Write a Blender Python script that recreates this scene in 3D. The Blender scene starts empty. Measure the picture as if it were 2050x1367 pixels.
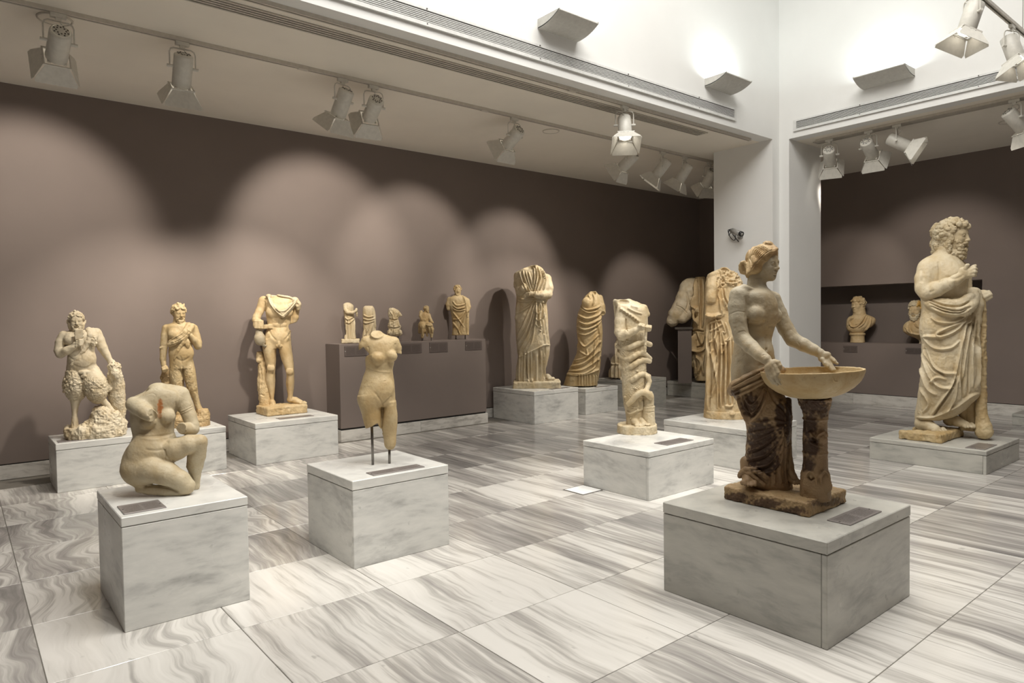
import bpy, bmesh, math, random
import numpy as np
from mathutils import Vector, Matrix
random.seed(7)
SC = bpy.context.scene
COL = SC.collection

# ------------------------------------------------------------------ camera
FPX = 1362.505
CAM = np.array([0.0, 0.0, 1.6])
_y, _p, _r = math.radians(50.72574), math.radians(-1.84852), math.radians(-0.83486)
_f = np.array([math.cos(_p)*math.cos(_y), math.cos(_p)*math.sin(_y), math.sin(_p)])
_a = np.array([math.sin(_y), -math.cos(_y), 0.0]); _b = np.cross(_a, _f)
CR = math.cos(_r)*_a + math.sin(_r)*_b
CU = -math.sin(_r)*_a + math.cos(_r)*_b
CF = _f
cam = bpy.data.cameras.new('camera'); cam_o = bpy.data.objects.new('camera', cam); COL.objects.link(cam_o)
cam.sensor_width = 36.0; cam.lens = FPX/2050*36; cam.clip_start = 0.05; cam.clip_end = 100
cam_o.matrix_world = Matrix(((CR[0], CU[0], -CF[0], CAM[0]), (CR[1], CU[1], -CF[1], CAM[1]),
                             (CR[2], CU[2], -CF[2], CAM[2]), (0, 0, 0, 1)))
SC.camera = cam_o

def ray(x, y):
    return CF + CR*(x-1025)/FPX - CU*(y-683.5)/FPX
def on_z(x, y, z):
    d = ray(x, y); return CAM + d*((z-CAM[2])/d[2])
def on_x(x, y, X):
    d = ray(x, y); return CAM + d*(X/d[0])
def on_y(x, y, Y):
    d = ray(x, y); return CAM + d*(Y/d[1])

# ------------------------------------------------------------------ exposure, world, lights
SC.view_settings.view_transform = 'Standard'
SC.view_settings.look = 'None'
SC.view_settings.gamma = 1.0
SC.view_settings.use_curve_mapping = False
SC.view_settings.exposure = 0.0
W = bpy.data.worlds.new('world'); SC.world = W; W.use_nodes = True
W.node_tree.nodes['Background'].inputs[0].default_value = (0.9, 0.93, 1.0, 1)
W.node_tree.nodes['Background'].inputs[1].default_value = 0.03
SC.cycles.max_bounces = 7
SC.cycles.diffuse_bounces = 4
SC.cycles.glossy_bounces = 3
SC.cycles.sample_clamp_indirect = 3.0
SC.cycles.use_adaptive_sampling = True
SC.cycles.adaptive_threshold = 0.02
SC.cycles.use_denoising = True

WARM = (1.0, 0.92, 0.81)
SOFT = (1.0, 0.94, 0.85)
COOL = (0.90, 1.0, 0.99)
def spot(loc, aim, power, deg=50, blend=0.7, col=WARM, rad=0.04):
    l = bpy.data.lights.new('spot_lamp', 'SPOT'); l.energy = power; l.color = col
    l.spot_size = math.radians(deg); l.spot_blend = blend; l.shadow_soft_size = rad
    o = bpy.data.objects.new('spot_lamp', l); COL.objects.link(o)
    o.location = loc
    o.rotation_euler = (Vector(aim)-Vector(loc)).to_track_quat('-Z', 'Y').to_euler()
    return o
def area(loc, aim, power, sx, sy, col, name='area_lamp'):
    l = bpy.data.lights.new(name, 'AREA'); l.energy = power; l.color = col
    l.shape = 'RECTANGLE'; l.size = sx; l.size_y = sy
    o = bpy.data.objects.new(name, l); COL.objects.link(o)
    o.location = loc
    o.rotation_euler = (Vector(aim)-Vector(loc)).to_track_quat('-Z', 'Y').to_euler()
    return o
# added fill light over the tall hall, above and out of the frame
area((3.6, 1.8, 7.6), (3.6, 1.8, 0), 640, 6.0, 4.0, (1.0, 0.97, 0.92), 'overhead_fill')
# gallery spots on tracks the frame does not reach (front of the hall)
for loc, aim, pw, dg in [
    ((1.2, 1.6, 4.6), (0.95, 4.35, 0.9), 230, 36),
    ((2.6, 1.8, 4.6), (2.3, 4.4, 0.9), 250, 36),
    ((0.2, 3.4, 4.6), (2.0, 4.4, 0.7), 130, 40),
    ((5.8, 1.6, 4.6), (5.1, 4.25, 0.8), 330, 32),
    ((3.0, 3.2, 4.6), (5.0, 4.25, 0.8), 200, 26),
    ((4.6, 4.4, 4.6), (3.65, 2.1, 1.2), 90, 36),
    ((2.2, 4.6, 4.6), (3.6, 2.1, 1.2), 70, 30),
    ((6.2, 4.9, 4.4), (8.22, 2.85, 1.6), 200, 22),
    ((5.6, 2.2, 4.6), (6.8, 4.4, 1.2), 200, 24),
]:
    spot(loc, aim, pw, dg, 0.8, SOFT, 0.05)

# ------------------------------------------------------------------ helpers
def link(name, me, parent=None, mat=None):
    o = bpy.data.objects.new(name, me); COL.objects.link(o)
    if mat is not None and me is not None and len(me.materials) == 0: me.materials.append(mat)
    if parent is not None: o.parent = parent
    return o
def tag(o, label, cat, group=None):
    o['label'] = label; o['category'] = cat
    if group: o['group'] = group
    return o
def struct(o):
    o['kind'] = 'structure'; return o
def empty(name, loc, label, cat, group=None, rz=0.0):
    o = bpy.data.objects.new(name, None); COL.objects.link(o)
    o.location = loc; o.rotation_euler = (0, 0, rz); o.empty_display_size = 0.1
    return tag(o, label, cat, group)
def bm_box(bm, x0, x1, y0, y1, z0, z1):
    vs = [bm.verts.new(p) for p in ((x0, y0, z0), (x1, y0, z0), (x1, y1, z0), (x0, y1, z0),
                                    (x0, y0, z1), (x1, y0, z1), (x1, y1, z1), (x0, y1, z1))]
    for f in ((3, 2, 1, 0), (4, 5, 6, 7), (0, 1, 5, 4), (1, 2, 6, 5), (2, 3, 7, 6), (3, 0, 4, 7)):
        bm.faces.new([vs[i] for i in f])
    return vs
def finish(bm, name, mat, parent=None, smooth=False):
    bm.normal_update()
    me = bpy.data.meshes.new(name); bm.to_mesh(me); bm.free()
    if smooth:
        me.polygons.foreach_set('use_smooth', [True]*len(me.polygons))
    me.materials.append(mat)
    return link(name, me, parent)
def box(name, mat, x0, x1, y0, y1, z0, z1, parent=None, bev=0.0, org=None):
    """a box in world coordinates (made local when it has a parent)"""
    if parent is not None and org is None: org = parent.location
    ox, oy, oz = org if org is not None else (0, 0, 0)
    bm = bmesh.new(); bm_box(bm, x0-ox, x1-ox, y0-oy, y1-oy, z0-oz, z1-oz)
    if bev > 0:
        bmesh.ops.bevel(bm, geom=bm.edges[:], offset=bev, segments=1, affect='EDGES', profile=0.5)
    return finish(bm, name, mat, parent)
def lathe(prof, n=24, axis='z', closed=True):
    """bmesh of a profile [(r, z)] turned about z"""
    bm = bmesh.new(); rings = []
    for r, z in prof:
        rings.append([bm.verts.new((r*math.cos(2*math.pi*i/n), r*math.sin(2*math.pi*i/n), z)) for i in range(n)])
    for a, b in zip(rings, rings[1:]):
        for i in range(n): bm.faces.new((a[i], a[(i+1) % n], b[(i+1) % n], b[i]))
    if closed:
        bm.faces.new(rings[0][::-1]); bm.faces.new(rings[-1])
    return bm
def tube(bm, pts, r, n=8):
    pts = [Vector(p) for p in pts]; rings = []
    up = Vector((0.13, 0.21, 1)).normalized()
    for i, p in enumerate(pts):
        t = (pts[min(i+1, len(pts)-1)]-pts[max(i-1, 0)]).normalized()
        a = t.cross(up)
        if a.length < 1e-3: a = t.cross(Vector((1, 0, 0)))
        a.normalize(); b = t.cross(a)
        rings.append([bm.verts.new(p+(a*math.cos(2*math.pi*k/n)+b*math.sin(2*math.pi*k/n))*r) for k in range(n)])
    for a, b in zip(rings, rings[1:]):
        for k in range(n): bm.faces.new((a[k], a[(k+1) % n], b[(k+1) % n], b[k]))
    bm.faces.new(rings[0][::-1]); bm.faces.new(rings[-1])

# ------------------------------------------------------------------ materials
def new_mat(name):
    m = bpy.data.materials.new(name); m.use_nodes = True
    nt = m.node_tree; bs = nt.nodes['Principled BSDF']
    return m, nt, bs
def N(nt, kind, **kw):
    n = nt.nodes.new(kind)
    for k, v in kw.items():
        if isinstance(v, (int, float, tuple, str)) and hasattr(n, k): setattr(n, k, v)
    return n
def ramp(nt, stops, inter='LINEAR'):
    r = nt.nodes.new('ShaderNodeValToRGB'); cr = r.color_ramp; cr.interpolation = inter
    while len(cr.elements) < len(stops): cr.elements.new(0.5)
    for e, (p, c) in zip(cr.elements, stops):
        e.position = p; e.color = (c, c, c, 1) if isinstance(c, (int, float)) else (*c, 1)
    return r
def noise(nt, vec, scale, detail=4, rough=0.55, dist=0.0):
    n = nt.nodes.new('ShaderNodeTexNoise'); n.inputs['Scale'].default_value = scale
    n.inputs['Detail'].default_value = detail; n.inputs['Roughness'].default_value = rough
    n.inputs['Distortion'].default_value = dist
    if vec is not None: nt.links.new(vec, n.inputs['Vector'])
    return n
def mapping(nt, vec, scale=(1, 1, 1), loc=(0, 0, 0), rot=(0, 0, 0)):
    m = nt.nodes.new('ShaderNodeMapping'); m.inputs['Scale'].default_value = scale
    m.inputs['Location'].default_value = loc; m.inputs['Rotation'].default_value = rot
    nt.links.new(vec, m.inputs['Vector']); return m
def mixc(nt, fac, a, b, mode='MIX'):
    n = nt.nodes.new('ShaderNodeMix'); n.data_type = 'RGBA'; n.blend_type = mode
    for i, v in ((0, fac), (6, a), (7, b)):
        if hasattr(v, 'node'): nt.links.new(v, n.inputs[i])
        elif i == 0: n.inputs[0].default_value = v
        else: n.inputs[i].default_value = (*v, 1)
    return n.outputs[2]
def bump(nt, bs, h, strength, dist):
    b = nt.nodes.new('ShaderNodeBump'); b.inputs['Strength'].default_value = strength
    b.inputs['Distance'].default_value = dist
    nt.links.new(h, b.inputs['Height']); nt.links.new(b.outputs[0], bs.inputs['Normal'])
def math_n(nt, op, a, b=None):
    n = nt.nodes.new('ShaderNodeMath'); n.operation = op
    for i, v in ((0, a), (1, b)):
        if v is None: continue
        if hasattr(v, 'node'): nt.links.new(v, n.inputs[i])
        else: n.inputs[i].default_value = v
    return n.outputs[0]
def wpos(nt):
    return nt.nodes.new('ShaderNodeNewGeometry').outputs['Position']

def paint(name, col, rough=0.6, var=0.05, scale=1.5):
    m, nt, bs = new_mat(name)
    n = noise(nt, wpos(nt), scale, 3)
    a = tuple(c*(1-var) for c in col); b = tuple(min(1, c*(1+var)) for c in col)
    r = ramp(nt, [(0.35, a), (0.65, b)]); nt.links.new(n.outputs[0], r.inputs[0])
    nt.links.new(r.outputs[0], bs.inputs['Base Color']); bs.inputs['Roughness'].default_value = rough
    n2 = noise(nt, wpos(nt), 160, 2); bump(nt, bs, n2.outputs[0], 0.05, 0.002)
    return m
def plain(name, col, rough=0.5, metal=0.0):
    m, nt, bs = new_mat(name)
    n = noise(nt, wpos(nt), 25, 2)
    r = ramp(nt, [(0.3, tuple(c*0.93 for c in col)), (0.7, tuple(min(1, c*1.05) for c in col))])
    nt.links.new(n.outputs[0], r.inputs[0]); nt.links.new(r.outputs[0], bs.inputs['Base Color'])
    bs.inputs['Roughness'].default_value = rough; bs.inputs['Metallic'].default_value = metal
    return m
def emit(name, col, s):
    m, nt, bs = new_mat(name)
    bs.inputs['Base Color'].default_value = (*col, 1)
    bs.inputs['Emission Color'].default_value = (*col, 1); bs.inputs['Emission Strength'].default_value = s
    return m

def marble(name, mode, dim=1.0):
    """veined white marble; mode 'floor': streaks along Y, each tile its own cut; 'slab': plinth panels; 'base': skirting"""
    m, nt, bs = new_mat(name)
    oi = nt.nodes.new('ShaderNodeObjectInfo')
    pos = wpos(nt)
    rnd = nt.nodes.new('ShaderNodeCombineXYZ')
    for i, k in enumerate((37.0, 61.0, 23.0)):
        nt.links.new(math_n(nt, 'MULTIPLY', oi.outputs['Random'], k), rnd.inputs[i])
    va = nt.nodes.new('ShaderNodeVectorMath'); va.operation = 'ADD'
    nt.links.new(pos, va.inputs[0]); nt.links.new(rnd.outputs[0], va.inputs[1])
    v = va.outputs[0]
    tone = nt.nodes.new('ShaderNodeAttribute'); tone.attribute_type = 'OBJECT'; tone.attribute_name = 'tone'
    wav = nt.nodes.new('ShaderNodeAttribute'); wav.attribute_type = 'OBJECT'; wav.attribute_name = 'wavy'
    warp = noise(nt, v, 1.3, 2)
    ws = nt.nodes.new('ShaderNodeVectorMath'); ws.operation = 'SCALE'
    sub = nt.nodes.new('ShaderNodeVectorMath'); sub.operation = 'SUBTRACT'; sub.inputs[1].default_value = (.5, .5, .5)
    nt.links.new(warp.outputs['Color'], sub.inputs[0]); nt.links.new(sub.outputs[0], ws.inputs[0])
    if mode == 'floor':
        nt.links.new(math_n(nt, 'ADD', math_n(nt, 'MULTIPLY', wav.outputs['Fac'], 0.75), 0.06), ws.inputs['Scale'])
    else:
        ws.inputs['Scale'].default_value = 0.22
    ad = nt.nodes.new('ShaderNodeVectorMath'); ad.operation = 'ADD'
    nt.links.new(v, ad.inputs[0]); nt.links.new(ws.outputs[0], ad.inputs[1]); v2 = ad.outputs[0]
    if mode == 'floor':
        ma = mapping(nt, v2, (7.5, 0.55, 1.0), rot=(0, 0, 0.10)); mb = mapping(nt, v2, (30.0, 1.3, 1.0), rot=(0, 0, 0.08))
        mc = mapping(nt, v2, (3.2, 0.5, 1.0), rot=(0, 0, 0.06))
    elif mode == 'slab':
        ma = mapping(nt, v2, (2.4, 2.4, 7.5), rot=(0.45, 0.5, 0)); mb = mapping(nt, v2, (7, 7, 26.0), rot=(0.42, 0.45, 0))
        mc = mapping(nt, v2, (1.6, 1.6, 3.2), rot=(0.4, 0.4, 0))
    else:
        ma = mapping(nt, v2, (2.2, 2.2, 9.0), rot=(0.12, 0.1, 0)); mb = mapping(nt, v2, (7, 7, 30.0), rot=(0.1, 0.1, 0))
        mc = mapping(nt, v2, (1.2, 1.2, 4.0))
    na = noise(nt, ma.outputs[0], 1.0, 5, 0.62); nb = noise(nt, mb.outputs[0], 1.0, 4, 0.6); nc = noise(nt, mc.outputs[0], 1.0, 3)
    bands = math_n(nt, 'ADD', math_n(nt, 'MULTIPLY', na.outputs[0], 0.62), math_n(nt, 'MULTIPLY', nb.outputs[0], 0.38))
    if mode == 'floor':
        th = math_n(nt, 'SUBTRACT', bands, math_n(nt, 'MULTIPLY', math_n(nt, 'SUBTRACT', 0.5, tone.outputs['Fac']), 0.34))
        th = math_n(nt, 'ADD', th, math_n(nt, 'MULTIPLY', math_n(nt, 'SUBTRACT', nc.outputs[0], 0.5), 0.35))
        r = ramp(nt, [(0.30, (0.77, 0.75, 0.71)), (0.42, (0.70, 0.68, 0.64)), (0.50, (0.48, 0.46, 0.43)), (0.60, (0.32, 0.305, 0.29)), (0.78, (0.14, 0.135, 0.13))])
        rough = 0.17
    elif mode == 'slab':
        th = math_n(nt, 'ADD', bands, math_n(nt, 'MULTIPLY', math_n(nt, 'SUBTRACT', nc.outputs[0], 0.5), 0.25))
        r = ramp(nt, [(0.36, (0.74, 0.735, 0.70)), (0.50, (0.66, 0.66, 0.63)), (0.60, (0.53, 0.53, 0.51)), (0.72, (0.36, 0.36, 0.345))])
        rough = 0.32
    else:
        th = bands
        r = ramp(nt, [(0.34, (0.68, 0.66, 0.62)), (0.50, (0.60, 0.58, 0.54)), (0.60, (0.42, 0.40, 0.37)), (0.72, (0.22, 0.21, 0.19))])
        rough = 0.3
    nt.links.new(th, r.inputs[0])
    # dark flecks
    fm = mapping(nt, v, (9, 5, 9)); fl = noise(nt, fm.outputs[0], 1.5, 2, 0.5)
    fr = ramp(nt, [(0.72, 0.0), (0.78, 1.0)]); nt.links.new(fl.outputs[0], fr.inputs[0])
    col = mixc(nt, math_n(nt, 'MULTIPLY', fr.outputs[0], 0.35), r.outputs[0], (0.20, 0.195, 0.185))
    if dim < 1: col = mixc(nt, 1.0, col, (dim, dim*0.985, dim*0.94), 'MULTIPLY')
    nt.links.new(col, bs.inputs['Base Color'])
    rr = ramp(nt, [(0.3, rough*0.75), (0.7, rough*1.35)]); rn = noise(nt, pos, 3.0, 3)
    nt.links.new(rn.outputs[0], rr.inputs[0]); nt.links.new(rr.outputs[0], bs.inputs['Roughness'])
    return m

M_WALL = paint('brown_wall_paint', (0.190, 0.153, 0.135), 0.75, 0.03)
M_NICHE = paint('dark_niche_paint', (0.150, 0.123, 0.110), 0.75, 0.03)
M_UNIT = paint('brown_unit_paint', (0.185, 0.150, 0.133), 0.65, 0.03)
M_CEIL = paint('ceiling_paint', (0.86, 0.81, 0.72), 0.85, 0.02)
M_WHITE = paint('white_wall_paint', (0.80, 0.80, 0.78), 0.8, 0.015)
M_FLOOR = marble('floor_marble', 'floor')
M_SLAB = marble('plinth_marble', 'slab')
M_SLABG = marble('grey_plinth_marble', 'slab', 0.74)
M_BASE = marble('skirting_marble', 'base')
M_GROUT = plain('grout', (0.20, 0.185, 0.16), 0.9)
M_GAP = plain('shadow_gap', (0.02, 0.018, 0.016), 0.9)
M_FIX = plain('lamp_enamel', (0.66, 0.64, 0.58), 0.42)
M_FIXD = plain('lamp_vent', (0.10, 0.09, 0.08), 0.6)
M_RAIL = plain('rail_enamel', (0.60, 0.56, 0.49), 0.45)
M_SLOT = plain('slot_black', (0.012, 0.011, 0.010), 0.8)
M_GRILLE = plain('grille_enamel', (0.70, 0.70, 0.68), 0.45)
M_SCONCE = plain('sconce_plaster', (0.58, 0.57, 0.53), 0.7)
M_STEEL = plain('rod_steel', (0.20, 0.185, 0.17), 0.35, 0.9)
M_BLACK = plain('black_plastic', (0.012, 0.012, 0.013), 0.3)
M_GREYP = plain('grey_plastic', (0.33, 0.32, 0.30), 0.4)
M_LENS = emit('lamp_lens', (1.0, 0.93, 0.82), 9.0)
M_TUBE = emit('sconce_tube', (0.93, 1.0, 0.97), 22.0)
# ------------------------------------------------------------------ the room
ZC = 4.139          # ceiling of the side aisles
YL, XR = 8.867, 12.536   # brown walls
YF, XF = 5.25, 9.375     # faces of the tall white hall
# floor: bed and single marble slabs
floor = struct(box('floor', M_GROUT, -4.0, 13.2, -4.0, 9.1, -0.12, -0.004))
TX, TY, GAP = 0.843, 0.785, 0.0022
def tile_mesh(nm, sx, sy):
    bm = bmesh.new(); bm_box(bm, GAP, sx-GAP, GAP, sy-GAP, -0.02, 0.0)
    es = [e for e in bm.edges if all(v.co.z > -0.001 for v in e.verts)]
    bmesh.ops.bevel(bm, geom=es, offset=0.0016, segments=1, affect='EDGES')
    me = bpy.data.meshes.new(nm); bm.to_mesh(me); bm.free(); me.materials.append(M_FLOOR); return me
TILE = tile_mesh('floor_tile', TX, TY)
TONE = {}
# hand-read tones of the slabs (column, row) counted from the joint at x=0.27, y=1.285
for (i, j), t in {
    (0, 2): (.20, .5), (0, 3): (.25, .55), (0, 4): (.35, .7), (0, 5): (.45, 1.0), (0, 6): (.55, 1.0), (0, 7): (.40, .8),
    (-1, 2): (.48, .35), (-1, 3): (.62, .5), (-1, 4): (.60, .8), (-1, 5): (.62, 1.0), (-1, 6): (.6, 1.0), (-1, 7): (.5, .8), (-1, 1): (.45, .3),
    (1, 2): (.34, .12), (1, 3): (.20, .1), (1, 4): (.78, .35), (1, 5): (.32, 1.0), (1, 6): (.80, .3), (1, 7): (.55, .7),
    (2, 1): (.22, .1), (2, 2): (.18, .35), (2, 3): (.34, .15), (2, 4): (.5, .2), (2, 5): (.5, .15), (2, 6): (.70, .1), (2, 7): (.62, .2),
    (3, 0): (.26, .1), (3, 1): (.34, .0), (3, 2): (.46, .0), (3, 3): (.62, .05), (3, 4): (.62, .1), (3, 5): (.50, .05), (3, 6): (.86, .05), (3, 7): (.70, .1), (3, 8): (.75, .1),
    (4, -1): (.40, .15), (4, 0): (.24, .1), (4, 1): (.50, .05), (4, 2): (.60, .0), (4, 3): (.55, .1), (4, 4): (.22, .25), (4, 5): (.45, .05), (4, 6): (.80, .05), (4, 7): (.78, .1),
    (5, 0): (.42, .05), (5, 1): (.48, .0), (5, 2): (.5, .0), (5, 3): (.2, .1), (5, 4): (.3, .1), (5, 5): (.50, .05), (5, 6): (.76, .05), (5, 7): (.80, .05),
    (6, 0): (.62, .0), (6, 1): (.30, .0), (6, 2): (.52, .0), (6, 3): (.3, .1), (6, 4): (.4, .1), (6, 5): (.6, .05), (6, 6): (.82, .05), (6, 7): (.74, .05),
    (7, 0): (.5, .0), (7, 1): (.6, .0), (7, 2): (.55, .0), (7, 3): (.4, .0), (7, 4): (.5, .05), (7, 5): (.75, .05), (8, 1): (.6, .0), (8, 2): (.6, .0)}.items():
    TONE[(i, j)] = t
rt = random.Random(11)
for i in range(-2, 15):
    for j in range(-3, 9):
        x, y = 0.27+i*TX, 1.285+j*TY
        if x > XR-0.05 or (x < 0 and y < 1.5) or (y < 0.4 and x < 2.4): continue
        me = TILE
        sx, sy = min(TX, XR-x), min(TY, YL-y)
        if sx < TX-1e-4 or sy < TY-1e-4: me = tile_mesh('floor_tile', sx, sy)
        t = link('floor_tile', me, floor)
        d = 0.0007*rt.random()
        t.location = (x, y, -d)
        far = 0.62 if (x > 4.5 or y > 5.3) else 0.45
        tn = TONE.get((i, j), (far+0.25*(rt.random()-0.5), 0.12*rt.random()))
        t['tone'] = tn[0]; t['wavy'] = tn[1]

# walls
struct(box('wall_left', M_WALL, -4.0, XR+0.6, YL, YL+0.15, 0.163, ZC+0.1))
wr = struct(box('wall_right', M_WALL, XR, XR+0.6, 0.0-4, YL, 0.19, 1.087))
box('lintel', M_WALL, XR, XR+0.6, -4, YL, 2.122, ZC+0.1, wr)
box('pier', M_WALL, XR, XR+0.6, -4, 3.617, 1.087, 2.122, wr)
box('pier', M_WALL, XR, XR+0.6, 7.7, YL, 1.087, 2.122, wr)
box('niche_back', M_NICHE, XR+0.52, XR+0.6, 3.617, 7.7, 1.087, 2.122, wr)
box('gap_strip', M_GAP, -4.0, XR, YL+0.004, YL+0.02, 0.14, 0.166, bpy.data.objects['wall_left'])
box('gap_strip', M_GAP, XR+0.004, XR+0.02, -4, YL, 0.17, 0.195, wr)
bl = struct(box('baseboard_left', M_GAP, -4.0, XR, YL+0.005, YL+0.02, 0.0, 0.15))
xs = [-4.0, -2.2, 0.02, 1.9, 3.7, 5.3, 6.75, 8.1, 9.5, 10.9, XR-0.02]
for a, b in zip(xs, xs[1:]):
    box('skirting_slab', M_BASE, a+0.001, b-0.001, YL-0.018, YL+0.004, 0.0, 0.15, bl, 0.002)
br = struct(box('baseboard_right', M_GAP, XR+0.005, XR+0.02, -4.0, YL, 0.0, 0.18))
ys = [-4.0, -1.5, 0.6, 2.2, 3.9, 5.6, 6.9, 8.0, YL-0.02]
for a, b in zip(ys, ys[1:]):
    box('skirting_slab', M_BASE, XR-0.018, XR+0.004, a+0.001, b-0.001, 0.0, 0.18, br, 0.002)
# ceiling of the aisles, white hall walls, corner pillar
ce = struct(box('ceiling', M_CEIL, -4.0, XR, YF+0.2, YL, ZC, ZC+0.2))
box('ceiling_edge', M_WHITE, -4.0, XF, YF, YF+0.2, ZC-0.0005, ZC, ce)
box('ceiling_edge', M_WHITE, XF, XF+0.2, -4.0, YF+0.2, ZC-0.0005, ZC, ce)
box('ceiling_panel', M_CEIL, XF+0.2, XR, -4.0, YF+0.2, ZC, ZC+0.2, ce)
HT = 7.8
wh = struct(box('wall_upper_left', M_WHITE, -4.0, XF, YF, YF+0.2, ZC, HT))
wh2 = struct(box('wall_upper_right', M_WHITE, XF, XF+0.2, -4.0, YF+0.2, ZC, HT))
pl = struct(box('pillar', M_WHITE, 9.19, 10.315, YF, 6.232, 0.0, ZC))
box('pillar_nib', M_WHITE, XF, 10.315, 5.10, YF, 0.0, ZC, pl)
struct(box('wall_back', M_WALL, -4.2, -4.0, -4.0, YL, 0.0, HT))
struct(box('wall_near', M_WALL, -4.2, XR+0.6, -4.2, -4.0, 0.0, HT))
struct(box('roof', M_WHITE, -4.2, XF+0.2, -4.2, YF+0.2, HT, HT+0.1))

# ------------------------------------------------------------------ ceiling fittings
def diffuser(name, label, along, c0, c1, p0, p1, slots):
    """slot air diffuser let into the aisle ceiling: frame bars, slats and a dark throat"""
    o = empty(name, ((c0+c1)/2, (p0+p1)/2, ZC) if along == 'x' else ((p0+p1)/2, (c0+c1)/2, ZC), label, 'air diffuser')
    def bx(n, m, a0, a1, b0, b1, z0, z1):
        if along == 'x': return box(n, m, a0, a1, b0, b1, z0, z1, o)
        return box(n, m, b0, b1, a0, a1, z0, z1, o)
    bx('throat', M_SLOT, c0, c1, p0, p1, ZC-0.003, ZC-0.001)
    n = slots+1; pit = (p1-p0)/(n-1+0.35)
    for k in range(n):
        q = p0+k*pit
        bx('slat', M_RAIL, c0, c1, q, q+pit*0.42, ZC-0.012, ZC-0.003)
    for a, b in ((c0-0.03, c0), (c1, c1+0.03)): bx('end_bar', M_RAIL, a, b, p0, p1, ZC-0.012, ZC-0.001)
    return o
diffuser('slot_diffuser', 'long four slot air diffuser in the ceiling above the brown left wall gallery', 'x', 0.2, 8.09, 5.595, 5.77, 4)
diffuser('slot_diffuser', 'slot air diffuser in the ceiling beside the right hand lighting track near the white pillar', 'y', -1.0, 4.95, 9.83, 9.98, 4)
def rail(name, label, along, c0, c1, p, z, joints=()):
    o = empty(name, ((c0+c1)/2, p, z) if along == 'x' else (p, (c0+c1)/2, z), label, 'lighting track')
    def bx(n, m, a0, a1, b0, b1, z0, z1):
        if along == 'x': return box(n, m, a0, a1, b0, b1, z0, z1, o)
        return box(n, m, b0, b1, a0, a1, z0, z1, o)
    h = 0.034
    bx('rail_side', M_RAIL, c0, c1, p-0.024, p-0.009, z-h, z)
    bx('rail_side', M_RAIL, c0, c1, p+0.009, p+0.024, z-h, z)
    bx('rail_web', M_SLOT, c0, c1, p-0.009, p+0.009, z-0.012, z)
    bx('end_cap', M_RAIL, c0-0.02, c0, p-0.025, p+0.025, z-h-0.002, z)
    bx('end_cap', M_RAIL, c1, c1+0.02, p-0.025, p+0.025, z-h-0.002, z)
    for q in joints: bx('joiner', M_RAIL, q-0.05, q+0.05, p-0.027, p+0.027, z-h-0.003, z)
    return o
rail('lighting_track', 'long white lighting track on the ceiling running along the brown left wall', 'x', -2.0, 10.6, 6.57, ZC, (2.75, 5.0))
rail('lighting_track', 'white lighting track on the ceiling edge beneath the white hall wall and grille', 'x', -1.5, 8.87, 5.43, ZC, (5.35,))
rail('lighting_track', 'white lighting track on the ceiling of the right gallery near the bearded statue', 'y', -1.0, 4.86, 9.74, ZC)
rail('lighting_track', 'dark hanging lighting track high in the hall at the top right', 'x', 6.0, 9.28, 2.265, 4.66)
_t = bpy.data.objects['lighting_track.003']
for q in (6.4, 7.9, 9.1):
    bm = bmesh.new(); tube(bm, [(q-_t.location[0], 0, 0.0), (q-_t.location[0], 0, 3.1)], 0.004, 6); finish(bm, 'hanger_wire', M_STEEL, _t)
def disc(name, label, x, y, r):
    o = empty(name, (x, y, ZC), label, 'ceiling speaker')
    bm = lathe([(r, 0.0), (r, -0.008), (r*0.93, -0.014), (r*0.90, -0.012), (r*0.88, -0.006)], 28); finish(bm, 'rim', M_RAIL, o, True)
    bm = lathe([(r*0.885, -0.004), (r*0.885, -0.0065), (r*0.3, -0.0085)], 28); finish(bm, 'mesh_cover', M_CEIL, o)
disc('ceiling_speaker', 'round flat ceiling speaker between the spotlights over the far left gallery', 6.316, 6.827, 0.115)
disc('ceiling_speaker', 'round flat ceiling speaker behind the nearest spotlight at the left', 0.72, 6.785, 0.13)
disc('ceiling_speaker', 'round flat ceiling speaker partly hidden by a spotlight at the far right', 10.95, 2.87, 0.115)

def grille(label, along, c0, c1, face, sgn, zb, zt):
    o = empty('wall_grille', ((c0+c1)/2, face, zb) if along == 'x' else (face, (c0+c1)/2, zb), label, 'air grille')
    def bx(n, m, a0, a1, d0, d1, z0, z1):
        lo, hi = face-d1, face-d0
        if along == 'x': return box(n, m, a0, a1, lo, hi, z0, z1, o)
        return box(n, m, lo, hi, a0, a1, z0, z1, o)
    bx('throat', M_SLOT, c0, c1, 0.001, 0.004, zb, zt)
    n = 7; pit = (zt-zb)/n
    for k in range(1, n): bx('slat', M_GRILLE, c0, c1, 0.004, 0.016, zb+k*pit-pit*0.2, zb+k*pit+pit*0.2)
    bx('flange', M_GRILLE, c0-0.04, c1+0.04, 0.001, 0.02, zt, zt+0.022)
    bx('flange', M_GRILLE, c0-0.04, c1+0.04, 0.001, 0.026, zb-0.034, zb)
    for a, b in ((c0-0.04, c0), (c1, c1+0.04)): bx('flange', M_GRILLE, a, b, 0.001, 0.02, zb, zt)
    for q in np.arange(c0+0.3, c1, 1.35):
        for z in (zb-0.012, zt+0.011):
            bx('screw', M_FIXD, q-0.005, q+0.005, 0.02, 0.029, z-0.005, z+0.005)
grille('long slatted air grille high on the white wall above the left gallery', 'x', -1.0, 8.2, YF, 1, 4.262, 4.372)
grille('long slatted air grille high on the white wall above the right gallery', 'y', -1.6, 4.984, XF, 1, 4.258, 4.358)

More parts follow.
